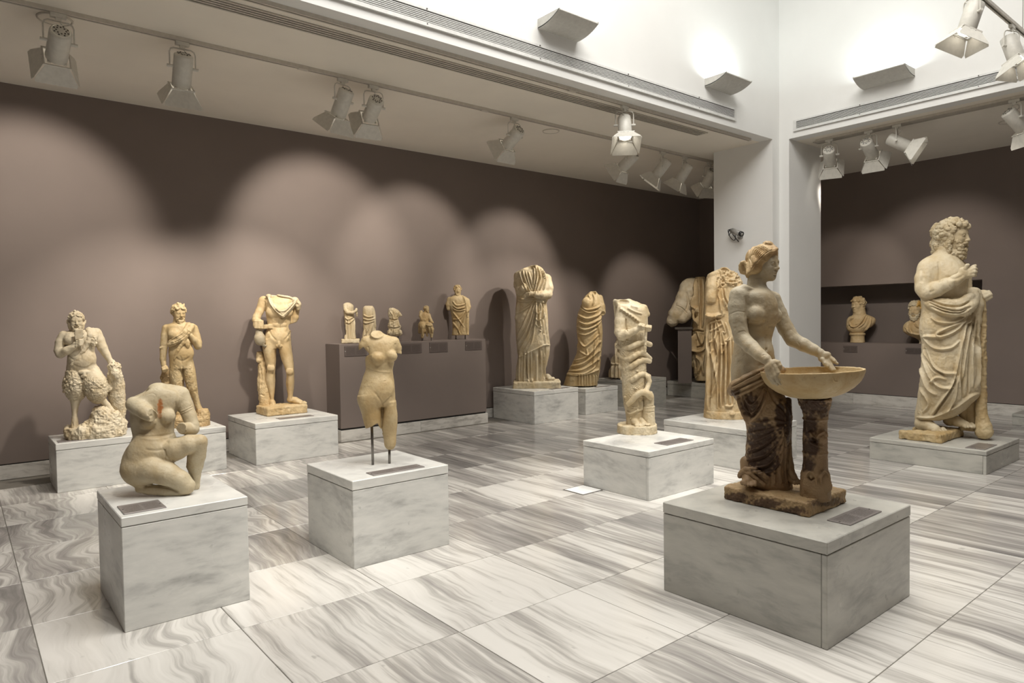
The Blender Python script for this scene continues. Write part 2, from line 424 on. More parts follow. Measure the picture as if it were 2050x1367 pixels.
def sconce(label, along, c0, c1, face):
    """plaster up-light: concave front sheet, two cheeks, a tube inside"""
    o = empty('wall_uplighter', ((c0+c1)/2, face, 4.555) if along == 'x' else (face, (c0+c1)/2, 4.555), label, 'wall lamp', 'plaster uplighters')
    prof = []
    for k in range(11):
        t = k/10
        prof.append((0.012+0.30*t, 0.02+0.058*(t**2.6)*1.0+0.0*t))
    prof = [(0.004, 0.0)]+[(0.02+0.30*(k/10), 0.085*(k/10)**2.2) for k in range(11)]
    bm = bmesh.new(); L = (c1-c0)/2
    outer, inner = [], []
    for s in (-L, L):
        outer.append([bm.verts.new((s, -d, z)) for d, z in prof]); inner.append([bm.verts.new((s, -d, z+0.012)) for d, z in prof])
    for A, flip in ((outer, 0), (inner, 1)):
        for k in range(len(prof)-1):
            q = (A[0][k], A[1][k], A[1][k+1], A[0][k+1]); bm.faces.new(q if flip else q[::-1])
    for k in (0, len(prof)-1): bm.faces.new((outer[0][k], inner[0][k], inner[1][k], outer[1][k]))
    for e in (0, 1):
        for k in range(len(prof)-1): bm.faces.new((outer[e][k], outer[e][k+1], inner[e][k+1], inner[e][k]))
    bmesh.ops.recalc_face_normals(bm, faces=bm.faces[:])
    parts = [finish(bm, 'curved_front', M_SCONCE, o, False)]
    for s in (-L, L-0.014):
        bm = bmesh.new(); a, b = [], []
        pr2 = [(d, z+0.002) for d, z in prof]+[(0.325, 0.10), (0.004, 0.10)]
        for d, z in pr2: a.append(bm.verts.new((s, -d, z))); b.append(bm.verts.new((s+0.014, -d, z)))
        bm.faces.new(a); bm.faces.new(b[::-1])
        for k in range(len(a)): bm.faces.new((a[k], b[k], b[(k+1) % len(a)], a[(k+1) % len(a)]))
        bmesh.ops.recalc_face_normals(bm, faces=bm.faces[:])
        parts.append(finish(bm, 'cheek', M_SCONCE, o))
    bm = bmesh.new(); tube(bm, [(-L+0.04, -0.09, 0.05), (L-0.04, -0.09, 0.05)], 0.018, 8); parts.append(finish(bm, 'lamp_tube', M_TUBE, o))
    if along == 'y': o.rotation_euler = (0, 0, -math.pi/2)
    return o
sconce('curved plaster uplighter on the white wall above the left grille, nearer of the two there', 'x', 4.69, 5.25, YF)
sconce('curved plaster uplighter on the white wall close to the pillar corner, left of it', 'x', 7.55, 8.13, YF)
sconce('curved plaster uplighter on the white wall above the right gallery grille', 'y', 3.44, 4.06, XF)
for loc, tgt in (((4.97, 5.13, 4.64), (4.97, 5.25, 5.2)), ((7.84, 5.13, 4.64), (7.84, 5.25, 5.2)), ((9.255, 3.75, 4.64), (9.375, 3.75, 5.2))):
    a = area(loc, (loc[0]+(tgt[0]-loc[0])*0.4, loc[1]+(tgt[1]-loc[1])*0.4, 5.6), 9, 0.5, 0.10, COOL, 'uplighter_lamp')
    if loc[1] < 5: a.rotation_euler.rotate_axis('Z', 0)

# ------------------------------------------------------------------ spotlights
def fixture_protos():
    P = {}
    bm = lathe([(0.066, 0.115), (0.078, 0.108), (0.080, 0.10), (0.080, -0.165), (0.074, -0.17)], 28, closed=False)
    me = bpy.data.meshes.new('lamp_body'); bm.normal_update(); bm.to_mesh(me); bm.free(); me.materials.append(M_FIX); P['body'] = me
    me.polygons.foreach_set('use_smooth', [True]*len(me.polygons))
    bm = lathe([(0.066, 0.112), (0.060, 0.120), (0.030, 0.122)], 24); me = bpy.data.meshes.new('back_cap'); bm.to_mesh(me); bm.free(); me.materials.append(M_FIX); P['cap'] = me
    bm = bmesh.new()
    for k in range(8):
        a = k*math.pi/4
        for r in (0.034, 0.050):
            c = Vector((r*math.cos(a+(r > .04)*0.39), r*math.sin(a+(r > .04)*0.39), 0.1225))
            bm_box(bm, c.x-0.006, c.x+0.006, c.y-0.006, c.y+0.006, 0.119, 0.1235)
    me = bpy.data.meshes.new('vent_hole'); bm.to_mesh(me); bm.free(); me.materials.append(M_FIXD); P['vents'] = me
    bm = lathe([(0.070, -0.160), (0.070, -0.163), (0.02, -0.165)], 24); me = bpy.data.meshes.new('lens'); bm.to_mesh(me); bm.free(); me.materials.append(M_LENS); P['lens'] = me
    bm = bmesh.new()  # square collar
    for x0, x1, y0, y1 in ((-0.098, 0.098, -0.098, -0.086), (-0.098, 0.098, 0.086, 0.098), (-0.098, -0.086, -0.086, 0.086), (0.086, 0.098, -0.086, 0.086)):
        bm_box(bm, x0, x1, y0, y1, -0.178, -0.166)
    for k in range(4):
        a = k*math.pi/2+math.pi/4
        bm_box(bm, 0.078*math.cos(a)-0.012, 0.078*math.cos(a)+0.012, 0.078*math.sin(a)-0.012, 0.078*math.sin(a)+0.012, -0.176, -0.163)
    me = bpy.data.meshes.new('collar'); bm.to_mesh(me); bm.free(); me.materials.append(M_FIX); P['collar'] = me
    bm = bmesh.new()   # flap: trapezoid hinged on its top edge at the origin, hanging along -z
    for sgn in (0, 1):
        pass
    t = 0.0015; w0, w1, L = 0.084, 0.150, 0.155
    vs = []
    for y in (-t, t):
        vs.append([bm.verts.new(p) for p in ((-w0, y, -0.006), (w0, y, -0.006), (w1, y, -L+0.03), (w1-0.004, y, -L), (-w1+0.004, y, -L), (-w1, y, -L+0.03))])
    bm.faces.new(vs[0]); bm.faces.new(vs[1][::-1])
    for i in range(6): bm.faces.new((vs[0][i], vs[1][i], vs[1][(i+1) % 6], vs[0][(i+1) % 6]))
    bm_box(bm, -0.03, -0.018, -0.005, 0.005, -0.016, 0.004); bm_box(bm, 0.018, 0.03, -0.005, 0.005, -0.016, 0.004)
    bmesh.ops.recalc_face_normals(bm, faces=bm.faces[:])
    me = bpy.data.meshes.new('barn_door'); bm.to_mesh(me); bm.free(); me.materials.append(M_FIX); P['flap'] = me
    bm = bmesh.new()
    pts = [(-0.105, 0, -0.235), (-0.105, 0, -0.10), (-0.095, 0, -0.075), (-0.07, 0, -0.062), (0.07, 0, -0.062), (0.095, 0, -0.075), (0.105, 0, -0.10), (0.105, 0, -0.235)]
    tube(bm, pts, 0.0065, 6)
    me = bpy.data.meshes.new('yoke'); bm.to_mesh(me); bm.free(); me.materials.append(M_FIX); P['yoke'] = me
    bm = bmesh.new()
    tube(bm, [(0.080, 0, -0.225), (0.128, 0, -0.225)], 0.013, 10)
    me = bpy.data.meshes.new('clamp_knob'); bm.to_mesh(me); bm.free(); me.materials.append(M_FIX); P['knob'] = me
    bm = bmesh.new(); bm_box(bm, -0.055, 0.055, -0.018, 0.018, -0.034, 0.0); bm_box(bm, -0.02, 0.02, -0.014, 0.014, -0.064, -0.034)
    me = bpy.data.meshes.new('track_adapter'); bm.to_mesh(me); bm.free(); me.materials.append(M_FIX); P['adapter'] = me
    bm = bmesh.new(); tube(bm, [(0, 0.0, -0.05), (0.03, 0.03, -0.075), (0.02, 0.045, -0.105), (0, 0.02, -0.125)], 0.005, 6)
    me = bpy.data.meshes.new('cable'); bm.to_mesh(me); bm.free(); me.materials.append(M_FIX); P['cable'] = me
    return P
FP = fixture_protos()
def fixture(loc, aim, power, label, along='x', flare=(30, 30, 30, 30), deg=94, lamp=True, roll=0.0, col=WARM):
    o = empty('track_spotlight', loc, label, 'spotlight', 'white track spotlights with barn doors')
    d = (Vector(aim)-(Vector(loc)+Vector((0, 0, -0.225)))).normalized()
    tilt = math.acos(max(-1, min(1, -d.z))); pan = math.atan2(-d.x, d.y) if tilt > 0.02 else 0.0
    ad = link('track_adapter', FP['adapter'], o); ad.rotation_euler = (0, 0, 0 if along == 'x' else math.pi/2)
    yk = link('yoke', FP['yoke'], o); yk.rotation_euler = (0, 0, pan)
    link('clamp_knob', FP['knob'], yk); kn = link('clamp_knob', FP['knob'], yk); kn.rotation_euler = (0, 0, math.pi); link('cable', FP['cable'], yk)
    b = link('lamp_body', FP['body'], o); b.location = (0, 0, -0.225)
    R = Matrix.Rotation(pan, 3, 'Z') @ Matrix.Rotation(tilt, 3, 'X')
    b.rotation_euler = R.to_euler()
    link('back_cap', FP['cap'], b); link('vent_hole', FP['vents'], b); link('lens', FP['lens'], b); link('collar', FP['collar'], b)
    for k in range(4):
        fl = link('barn_door', FP['flap'], b)
        M = Matrix.Rotation(k*math.pi/2+roll, 4, 'Z') @ Matrix.Translation((0, 0.092, -0.172)) @ Matrix.Rotation(math.radians(flare[k]), 4, 'X')
        fl.matrix_local = M
    if lamp:
        p = Vector(loc)+Vector((0, 0, -0.225))+d*0.185
        spot(p, aim, power, deg, 0.6, col, 0.045)
    return o
zt = ZC-0.0
FX = [
 ((0.72, 6.57, zt), (0.62, 8.87, 2.65), 230, 66, 'spotlight hanging nearest at the top left corner below a round ceiling speaker', 'x'),
 ((1.64, 6.57, zt), (1.75, 8.3, 1.2), 260, 70, 'second spotlight from the left on the long ceiling track, alone on its stretch', 'x'),
 ((3.17, 6.57, zt), (2.75, 8.3, 1.2), 330, 74, 'tilted spotlight of the close pair on the long track, the left one', 'x'),
 ((3.52, 6.57, zt), (3.85, 8.87, 2.65), 260, 66, 'spotlight of the close pair on the long track showing its vented back, the right one', 'x'),
 ((5.46, 6.57, zt), (5.35, 8.87, 2.45), 190, 62, 'tilted spotlight alone on the long track left of a round ceiling speaker', 'x'),
 ((7.62, 6.57, zt), (7.2, 8.87, 2.2), 180, 60, 'tilted spotlight on the long track just beneath the brightly lit one', 'x'),
 ((8.37, 6.57, zt), (7.3, 8.3, 1.4), 200, 60, 'first of two tilted spotlights close together left of the pillar', 'x'),
 ((8.92, 6.57, zt), (8.4, 8.3, 1.2), 170, 60, 'second of two tilted spotlights close together left of the pillar', 'x'),
 ((9.58, 6.57, zt), (10.6, 8.87, 1.3), 150, 56, 'spotlight at the end of the long track half hidden by the pillar', 'x'),
 ((6.21, 5.43, zt), (5.25, 4.4, 0.9), 150, 50, 'spotlight on the ceiling edge track with brightly lit open barn doors', 'x'),
 ((9.74, 4.69, zt), (12.5, 5.7, 2.0), 90, 46, 'spotlight of the right gallery nearest the pillar with a shaded lower flap', 'y'),
 ((9.74, 4.15, zt), (12.5, 4.2, 1.9), 120, 66, 'spotlight of the right gallery showing its pale vented back, second from the pillar', 'y'),
 ((9.74, 3.79, zt), (10.3, 1.9, 2.6), 30, 60, 'sideways turned spotlight of the right gallery, third from the pillar', 'y'),
 ((9.74, 2.50, zt), (11.5, 1.2, 1.6), 80, 60, 'spotlight of the right gallery cut by the right picture edge', 'y'),
 ((7.50, 2.265, 4.66), (6.6, 2.9, 1.4), 50, 60, 'upper spotlight with glowing flaps on the hanging track', 'x'),
 ((8.72, 2.265, 4.66), (8.3, 1.3, 1.4), 50, 60, 'lower spotlight with glowing flaps on the hanging track at the right edge', 'x'),
]
for i, (loc, aim, pw, dg, lab, al) in enumerate(FX):
    fixture((loc[0], loc[1], loc[2]-0.036), aim, pw, lab, al, deg=dg)
# ------------------------------------------------------------------ plinths
PLZ = {}
def plinth(key, label, x0, x1, y0, y1, h, slab=0.062, mat=None):
    M_S = mat or M_SLAB
    o = empty('plinth', ((x0+x1)/2, (y0+y1)/2, 0), label, 'plinth', 'marble plinths')
    g = 0.0015; t = 0.03
    box('top_slab', M_S, x0, x1, y0, y1, h-slab, h, o, 0.004)
    zt_ = h-slab-0.004
    box('core', M_GAP, x0+t, x1-t, y0+t, y1-t, 0.0, h-slab, o)
    box('side_panel', M_S, x0+0.002, x1-0.002, y0+0.002, y0+t, 0.0, zt_, o, 0.003)
    box('side_panel', M_S, x0+0.002, x0+t, y0+t+g, y1-0.002, 0.0, zt_, o, 0.003)
    box('side_panel', M_S, x1-t, x1-0.002, y0+t+g, y1-0.002, 0.0, zt_, o, 0.003)
    box('side_panel', M_S, x0+t+g, x1-t-g, y1-t, y1-0.002, 0.0, zt_, o, 0.003)
    PLZ[key] = h
    return o
plinth('P1', 'marble plinth carrying the crouching headless nude at the front left', 0.632, 1.276, 3.988, 4.76, 0.604, 0.05)
plinth('P2', 'marble plinth carrying the armless torso on steel rods', 1.947, 2.69, 4.026, 4.76, 0.574)
plinth('P3', 'big grey marble plinth under the statue holding a basin', 3.170, 4.15, 1.535, 2.507, 0.521, mat=M_SLABG)
plinth('P4', 'marble plinth under the snake wrapped statue', 4.630, 5.60, 3.81, 4.61, 0.432, 0.052)
plinth('P5', 'long marble plinth under the two goat legged statues by the left wall', 0.708, 2.275, 7.78, 8.45, 0.472)
plinth('P6', 'marble plinth under the headless nude youth with a jug', 2.575, 3.568, 7.725, 8.72, 0.472)
plinth('P7', 'marble plinth under the tall headless draped woman', 6.77, 7.71, 7.765, 8.79, 0.499)
plinth('P8', 'narrow marble plinth under the leaning headless woman', 8.04, 8.83, 7.928, 8.70, 0.433)
plinth('P9', 'marble plinth half hidden behind the snake wrapped statue', 9.25, 10.25, 8.0, 8.8, 0.483, mat=M_SLABG)
plinth('P10', 'low marble plinth of the bare shouldered colossal statue in the far corner', 11.30, 12.45, 7.2, 8.80, 0.295, mat=M_SLABG)
plinth('P11', 'marble plinth under the cuirassed statue behind the basin holder', 6.288, 7.277, 3.87, 4.95, 0.423)
plinth('P12', 'low wide marble plinth under the bearded statue at the right', 7.815, 8.895, 2.207, 3.317, 0.235, 0.045, mat=M_SLABG)
plinth('P13', 'very low dark marble plinth cut by the right edge of the picture', 11.60, 12.4, 1.6, 2.972, 0.158, 0.04, mat=M_SLABG)

# labels on the plinth tops
def plaque_mat(name, paper, ink):
    m, nt, bs = new_mat(name)
    tc = nt.nodes.new('ShaderNodeTexCoord')
    sx = nt.nodes.new('ShaderNodeSeparateXYZ'); nt.links.new(tc.outputs['Generated'], sx.inputs[0])
    # rows of text in two blocks
    rows = math_n(nt, 'FRACT', math_n(nt, 'MULTIPLY', sx.outputs[1], 11.0))
    row = math_n(nt, 'GREATER_THAN', rows, 0.5)
    mp = mapping(nt, tc.outputs['Generated'], (60, 11, 1)); nz = noise(nt, mp.outputs[0], 1.0, 1)
    word = math_n(nt, 'GREATER_THAN', nz.outputs[0], 0.42)
    def band(s, a, b):
        return math_n(nt, 'MULTIPLY', math_n(nt, 'GREATER_THAN', s, a), math_n(nt, 'LESS_THAN', s, b))
    inx = math_n(nt, 'ADD', band(sx.outputs[0], 0.08, 0.47), band(sx.outputs[0], 0.53, 0.92))
    iny = band(sx.outputs[1], 0.14, 0.86)
    f = math_n(nt, 'MULTIPLY', math_n(nt, 'MULTIPLY', row, word), math_n(nt, 'MULTIPLY', inx, iny))
    c = mixc(nt, math_n(nt, 'MULTIPLY', f, 0.8), paper, ink)
    nt.links.new(c, bs.inputs['Base Color']); bs.inputs['Roughness'].default_value = 0.35; bs.inputs['Metallic'].default_value = 0.3
    return m
M_PLQ = plaque_mat('plaque_print', (0.27, 0.245, 0.235), (0.08, 0.068, 0.06))
M_PLQW = plaque_mat('wall_plaque_print', (0.150, 0.122, 0.112), (0.085, 0.07, 0.063))
def plaque(label, x0, x1, y0, y1, z):
    o = empty('label_plaque', ((x0+x1)/2, (y0+y1)/2, z), label, 'label', 'small printed label plates')
    box('plate', M_PLQ, x0, x1, y0, y1, z+0.0005, z+0.006, o, 0.001)
    for q in (x0+0.012, x1-0.012):
        bm = lathe([(0.005, 0.006), (0.005, 0.0075), (0.003, 0.0085)], 10); s = finish(bm, 'pin', M_FIXD, o); s.location = (q-o.location[0], 0, 0)
plaque('printed label plate on the crouching nude plinth', 0.656, 0.860, 4.039, 4.243, PLZ['P1'])
plaque('printed label plate in front of the steel rods of the torso', 2.122, 2.518, 4.065, 4.178, PLZ['P2'])
plaque('dark printed label plate beside the basin statue base', 3.508, 3.880, 1.580, 1.702, PLZ['P3'])
plaque('printed label plate in front of the snake wrapped statue', 4.982, 5.378, 3.880, 4.035, PLZ['P4'])
plaque('thin label plate in front of the ivory goat legged statue', 0.737, 0.999, 7.843, 7.980, PLZ['P5'])
plaque('label plate in front of the headless nude youth', 2.897, 3.313, 7.837, 7.972, PLZ['P6'])
plaque('label plate in front of the tall headless draped woman', 7.172, 7.552, 7.79, 7.88, PLZ['P7'])
plaque('label plate in front of the leaning headless woman', 8.34, 8.69, 7.95, 8.02, PLZ['P8'])
plaque('label plate at the corner of the bearded statue plinth', 7.874, 8.262, 2.240, 2.409, PLZ['P12'])

def wall_plaque(label, axis, a0, a1, z0, z1, face):
    if axis == 'y':   # hangs on a face looking to -Y
        o = empty('label_plaque', ((a0+a1)/2, face, (z0+z1)/2), label, 'label', 'small printed label plates'); rz = 0
    else:
        o = empty('label_plaque', (face, (a0+a1)/2, (z0+z1)/2), label, 'label', 'small printed label plates'); rz = -math.pi/2
    w, h = (a1-a0)/2, (z1-z0)/2
    bm = bmesh.new(); bm_box(bm, -w, w, -h, h, 0.001, 0.007); p = finish(bm, 'plate', M_PLQW, o)
    p.rotation_euler = Matrix(((1, 0, 0), (0, 0, -1), (0, 1, 0))).to_euler()
    bm = bmesh.new(); bm_box(bm, -w+0.008, -w+0.016, -0.004, 0.004, 0.006, 0.009); q = finish(bm, 'pin', M_GRILLE, o)
    q.rotation_euler = p.rotation_euler
    o.rotation_euler = (0, 0, rz)

# ------------------------------------------------------------------ shelf unit for the small statues
UX0, UX1, UY, UZ = 3.935, 6.362, 8.432, 1.305
un = empty('display_unit', ((UX0+UX1)/2, (UY+YL)/2, 0), 'brown painted display bench against the left wall carrying five small statues', 'display unit')
box('cabinet_body', M_UNIT, UX0, UX1, UY, YL-0.001, 0.175, UZ, un, 0.003)
box('shadow_gap', M_GAP, UX0+0.01, UX1-0.01, UY+0.012, YL-0.02, 0.152, 0.175, un)
ubase = box('base_core', M_GAP, UX0+0.01, UX1, UY+0.01, YL-0.02, 0.0, 0.15, un)
for a, b in zip([3.925, 4.36, 5.16, 6.378], [4.36, 5.16, 6.378]):
    for z0, z1 in ((0.0, 0.152),):
        box('base_slab', M_BASE, a+0.001, b-0.001, UY-0.016, UY+0.012, z0, z1, un, 0.002)
box('base_slab', M_BASE, 3.925, 3.945, UY+0.013, YL-0.02, 0, 0.152, un, 0.002)
box('base_slab', M_BASE, 6.358, 6.378, UY+0.013, YL-0.02, 0, 0.152, un, 0.002)
wall_plaque('label plate on the display bench under the leftmost small statue', 'y', 4.005, 4.33, 1.140, 1.276, UY)
wall_plaque('label plate on the display bench under the torn small statue', 'y', 4.86, 5.205, 1.140, 1.275, UY)
wall_plaque('label plate on the display bench under the small seated statue', 'y', 5.338, 5.656, 1.137, 1.282, UY)
wall_plaque('label plate on the display bench under the small bearded statue', 'y', 5.982, 6.288, 1.144, 1.279, UY)
wall_plaque('label plate on the brown wall under the curly haired bust', 'x', 5.53, 5.778, 0.918, 1.036, XR)
wall_plaque('label plate on the brown wall under the orange stained bust', 'x', 4.45, 4.727, 0.923, 1.020, XR)

# floor access cover by the snake plinth
ac = empty('floor_cover', (4.49, 4.475, 0), 'small square white floor cover with a dark rim beside the snake statue plinth', 'floor cover')
box('rim', M_FIXD, 4.355, 4.622, 4.342, 4.608, -0.003, 0.0022, ac)
box('lid', M_WHITE, 4.368, 4.609, 4.355, 4.595, 0.0, 0.0045, ac, 0.0015)

# security camera on the pillar
cc = empty('security_camera', (9.19, 5.749, 2.80), 'grey security camera with a looped cable on the white pillar', 'camera')
def rod(bm, a, b, r, n=12): tube(bm, [a, b], r, n)
bm = bmesh.new(); rod(bm, (0.0, 0.02, 0.0), (-0.012, 0.02, 0.0), 0.045, 16); finish(bm, 'wall_plate', M_GREYP, cc)
bm = bmesh.new(); tube(bm, [(-0.01, 0.02, 0.0), (-0.06, 0.02, -0.01), (-0.12, 0.0, 0.02)], 0.012, 8); finish(bm, 'bracket', M_GREYP, cc)
bm = bmesh.new(); tube(bm, [(-0.10, 0.10, 0.085), (-0.15, -0.07, 0.02)], 0.042, 16); finish(bm, 'housing', M_GREYP, cc, True)
bm = bmesh.new(); tube(bm, [(-0.146, -0.06, 0.024), (-0.158, -0.10, 0.008)], 0.040, 16); finish(bm, 'lens_hood', M_BLACK, cc, True)
bm = bmesh.new(); tube(bm, [(-0.158, -0.1005, 0.008), (-0.160, -0.104, 0.006)], 0.02, 12); finish(bm, 'lens', M_GREYP, cc, True)
bm = bmesh.new()
pts = []
for k in range(25):
    t = k/24*2*math.pi*1.25
    pts.append((-0.06-0.02*math.sin(t), 0.13+0.055*math.cos(t*0.9), 0.03+0.085*math.sin(t)))
pts = [(-0.10, 0.10, 0.085)]+pts+[(-0.005, 0.05, -0.08)]
tube(bm, pts, 0.006, 6); finish(bm, 'cable', M_BLACK, cc, True)
# ------------------------------------------------------------------ sculpting: distance fields meshed with surface nets
F32 = np.float32
def smin(a, b, k):
    if k <= 0: return np.minimum(a, b)
    h = np.clip(0.5+0.5*(b-a)/k, 0, 1)
    return b+(a-b)*h-k*h*(1-h)
def smax(a, b, k): return -smin(-a, -b, k)
def rot(yaw=0.0, pitch=0.0, roll=0.0):
    """columns: right, up, front of a head or block in (x right, y away, z up) space; yaw>0 turns the front to the viewer's right,
    pitch>0 looks up, roll>0 leans to the viewer's right"""
    y, p, r = math.radians(yaw), math.radians(pitch), math.radians(roll)
    front = np.array([math.sin(y)*math.cos(p), -math.cos(y)*math.cos(p), math.sin(p)])
    right = np.array([math.cos(y), math.sin(y), 0.0]); up = np.cross(front, right)
    c, s = math.cos(r), math.sin(r)
    return np.stack([c*right-s*up, c*up+s*right, front], 1)
_rl = np.random.RandomState(5)
_LAT = _rl.rand(32, 32, 32).astype(F32)
def vnoise(p):
    """smooth lattice noise 0..1 at points (n,3)"""
    i = np.floor(p).astype(np.int32); f = (p-i).astype(F32); f = f*f*(3-2*f)
    i &= 31; j = (i+1) & 31
    x0, y0, z0 = i.T; x1, y1, z1 = j.T; fx, fy, fz = f.T
    L = _LAT
    a = L[x0, y0, z0]*(1-fx)+L[x1, y0, z0]*fx; b = L[x0, y1, z0]*(1-fx)+L[x1, y1, z0]*fx
    c = L[x0, y0, z1]*(1-fx)+L[x1, y0, z1]*fx; d = L[x0, y1, z1]*(1-fx)+L[x1, y1, z1]*fx
    return (a*(1-fy)+b*fy)*(1-fz)+(c*(1-fy)+d*fy)*fz
def catmull(P, n=6):
    P = np.asarray(P, float)
    if len(P) < 3: return P
    Q = np.vstack([2*P[0]-P[1], P, 2*P[-1]-P[-2]]); out = []
    for i in range(1, len(Q)-2):
        p0, p1, p2, p3 = Q[i-1:i+3]
        for t in np.arange(n)/n:
            out.append(0.5*((2*p1)+(p2-p0)*t+(2*p0-5*p1+4*p2-p3)*t*t+(3*p1-p0-3*p2+p3)*t**3))
    out.append(P[-1]); return np.array(out)

class Part:
    def __init__(s, st, gain=1.4): s.st = st; s.ops = []; s.fx = []; s.gain = gain
    # --- primitives; points are (X, Y[, W]) in crop pixels, W>0 towards the viewer; radii in crop pixels
    def _add(s, f, lo, hi, k, sign):
        s.ops.append((f, np.asarray(lo, float), np.asarray(hi, float), k*s.st.u, sign)); return s
    def cap(s, a, b, ra, rb=None, k=6, sign=1):
        rb = ra if rb is None else rb
        A, B = s.st.P(a), s.st.P(b); ra, rb = ra*s.st.u, rb*s.st.u
        return s._cap(A, B, ra, rb, k, sign)
    def _cap(s, A, B, ra, rb, k, sign=1):
        d = B-A; L2 = float(d@d)+1e-12
        def f(x, y, z):
            px, py, pz = x-A[0], y-A[1], z-A[2]
            h = np.clip((px*d[0]+py*d[1]+pz*d[2])/L2, 0, 1)
            return np.sqrt((px-d[0]*h)**2+(py-d[1]*h)**2+(pz-d[2]*h)**2)-(ra+(rb-ra)*h)
        m = max(ra, rb)
        return s._add(f, np.minimum(A, B)-m, np.maximum(A, B)+m, k, sign)
    def chain(s, pts, k=6, kin=None, sign=1, smooth=0):
        """limb: [(X, Y, W, r), ...]"""
        P = [tuple(p) for p in pts]
        if smooth: P = [tuple(q) for q in catmull(P, smooth)]
        kin = k if kin is None else kin
        for i, (a, b) in enumerate(zip(P, P[1:])): s.cap(a[:3], b[:3], a[3], b[3], k if i == 0 else kin, sign)
        return s
    def ell(s, c, r, k=6, yaw=0, pitch=0, roll=0, sign=1, R=None):
        C = s.st.P(c); r = np.asarray(r, float)*s.st.u
        return s._ell(C, r, rot(yaw, pitch, roll) if R is None else R, k, sign)
    def _ell(s, C, r, R, k, sign=1):
        Ri = R.T.astype(float)
        def f(x, y, z):
            px, py, pz = x-C[0], y-C[1], z-C[2]
            q = [(Ri[i, 0]*px+Ri[i, 1]*py+Ri[i, 2]*pz)/r[i] for i in range(3)]
            k0 = np.sqrt(q[0]**2+q[1]**2+q[2]**2)+1e-9
            k1 = np.sqrt((q[0]/r[0])**2+(q[1]/r[1])**2+(q[2]/r[2])**2)+1e-9
            return k0*(k0-1)/k1
        e = np.sqrt(((R*r)**2).sum(1))
        return s._add(f, C-e, C+e, k, sign)
    def box(s, c, half, k=4, yaw=0, pitch=0, roll=0, rad=2, sign=1, R=None, world=False):
        C = s.st.P(c) if not world else np.asarray(c, float); u = s.st.u if not world else 1.0
        h = np.asarray(half, float)*u; R = rot(yaw, pitch, roll) if R is None else R; Ri = R.T; rd = rad*s.st.u
        def f(x, y, z):
            px, py, pz = x-C[0], y-C[1], z-C[2]
            q = [np.abs(Ri[i, 0]*px+Ri[i, 1]*py+Ri[i, 2]*pz)-h[i]+rd for i in range(3)]
            return np.sqrt(np.maximum(q[0], 0)**2+np.maximum(q[1], 0)**2+np.maximum(q[2], 0)**2)+np.minimum(np.maximum(np.maximum(q[0], q[1]), q[2]), 0)-rd
        e = np.abs(R*h).sum(1)
        return s._add(f, C-e, C+e, k, sign)
    def slab(s, tl, fr, ri, height, z0=0.0, rad=2, k=2, dz=0.0):
        """stone slab on the plinth, edges along the plinth: pixel corners far-left, near, far-right of its foot"""
        st = s.st; z = st.B[2]+z0
        a, b, c = [on_z(*q, z) for q in (tl, fr, ri)]
        x0, y0 = b[0], b[1]; x1 = c[0]; y1 = a[1]
        ctr = st.to_local(np.array([(x0+x1)/2, (y0+y1)/2, z+height/2]))
        ex = st.R3 @ np.array([1.0, 0, 0]); ey = st.R3 @ np.array([0, 1.0, 0])
        R = np.stack([ex, np.array([0, 0, 1.0]), ey], 1)
        return s.box(ctr, (abs(x1-x0)/2, height/2, abs(y1-y0)/2), k=k, R=R, rad=rad, world=True)
    def loft(s, rows, n=2.0, k=6, sign=1, yaw=0.0, smooth=5, capr=0.0):
        """upright form from its outline: rows (Y, Xleft, Xright[, W centre, half depth])"""
        st = s.st; L = []
        for q in rows:
            w = q[3] if len(q) > 3 else 0.0
            a, b = st.P((q[1], q[0], w)), st.P((q[2], q[0], w))
            hd = (q[4] if len(q) > 4 else (q[2]-q[1])*0.36)*st.u
            L.append([(a[2]+b[2])/2, (a[0]+b[0])/2, a[1], (b[0]-a[0])/2, hd])
        L = np.array(L)
        if smooth: L = catmull(L, smooth)
        L = L[np.argsort(L[:, 0])]; L[:, 3:] = np.maximum(L[:, 3:], 0.002)
        zs = L[:, 0]; cy, sy = math.cos(math.radians(yaw)), math.sin(math.radians(yaw))
        def f(x, y, z):
            zz = np.clip(z, zs[0], zs[-1])
            cx, cyy, rx, ry = [np.interp(zz, zs, L[:, i]).astype(F32) for i in (1, 2, 3, 4)]
            px, py = x-cx, y-cyy
            if yaw: px, py = px*cy+py*sy, -px*sy+py*cy
            qx, qy = np.abs(px/rx), np.abs(py/ry)
            if n == 2.0:
                k0 = np.sqrt(qx*qx+qy*qy)+1e-9; k1 = np.sqrt((qx/rx)**2+(qy/ry)**2)+1e-9
                d = k0*(k0-1)/k1
            else:
                k0 = (qx**n+qy**n)**(1.0/n)+1e-9
                d = (k0-1)*np.minimum(rx, ry)
            e = np.maximum(z-zs[-1], zs[0]-z)
            if capr > 0:
                c = capr*st.u; a1 = np.maximum(d+c, 0); a2 = np.maximum(e+c, 0)
                return np.sqrt(a1*a1+a2*a2)+np.minimum(np.maximum(d+c, e+c), 0)-c
            return np.maximum(d, e)
        m = max(L[:, 3].max(), L[:, 4].max()) if yaw else 0
        lo = [min((L[:, 1]-np.maximum(L[:, 3], m)).min(), 1e9), (L[:, 2]-np.maximum(L[:, 4], m)).min(), zs[0]]
        hi = [(L[:, 1]+np.maximum(L[:, 3], m)).max(), (L[:, 2]+np.maximum(L[:, 4], m)).max(), zs[-1]]
        return s._add(f, lo, hi, k, sign)
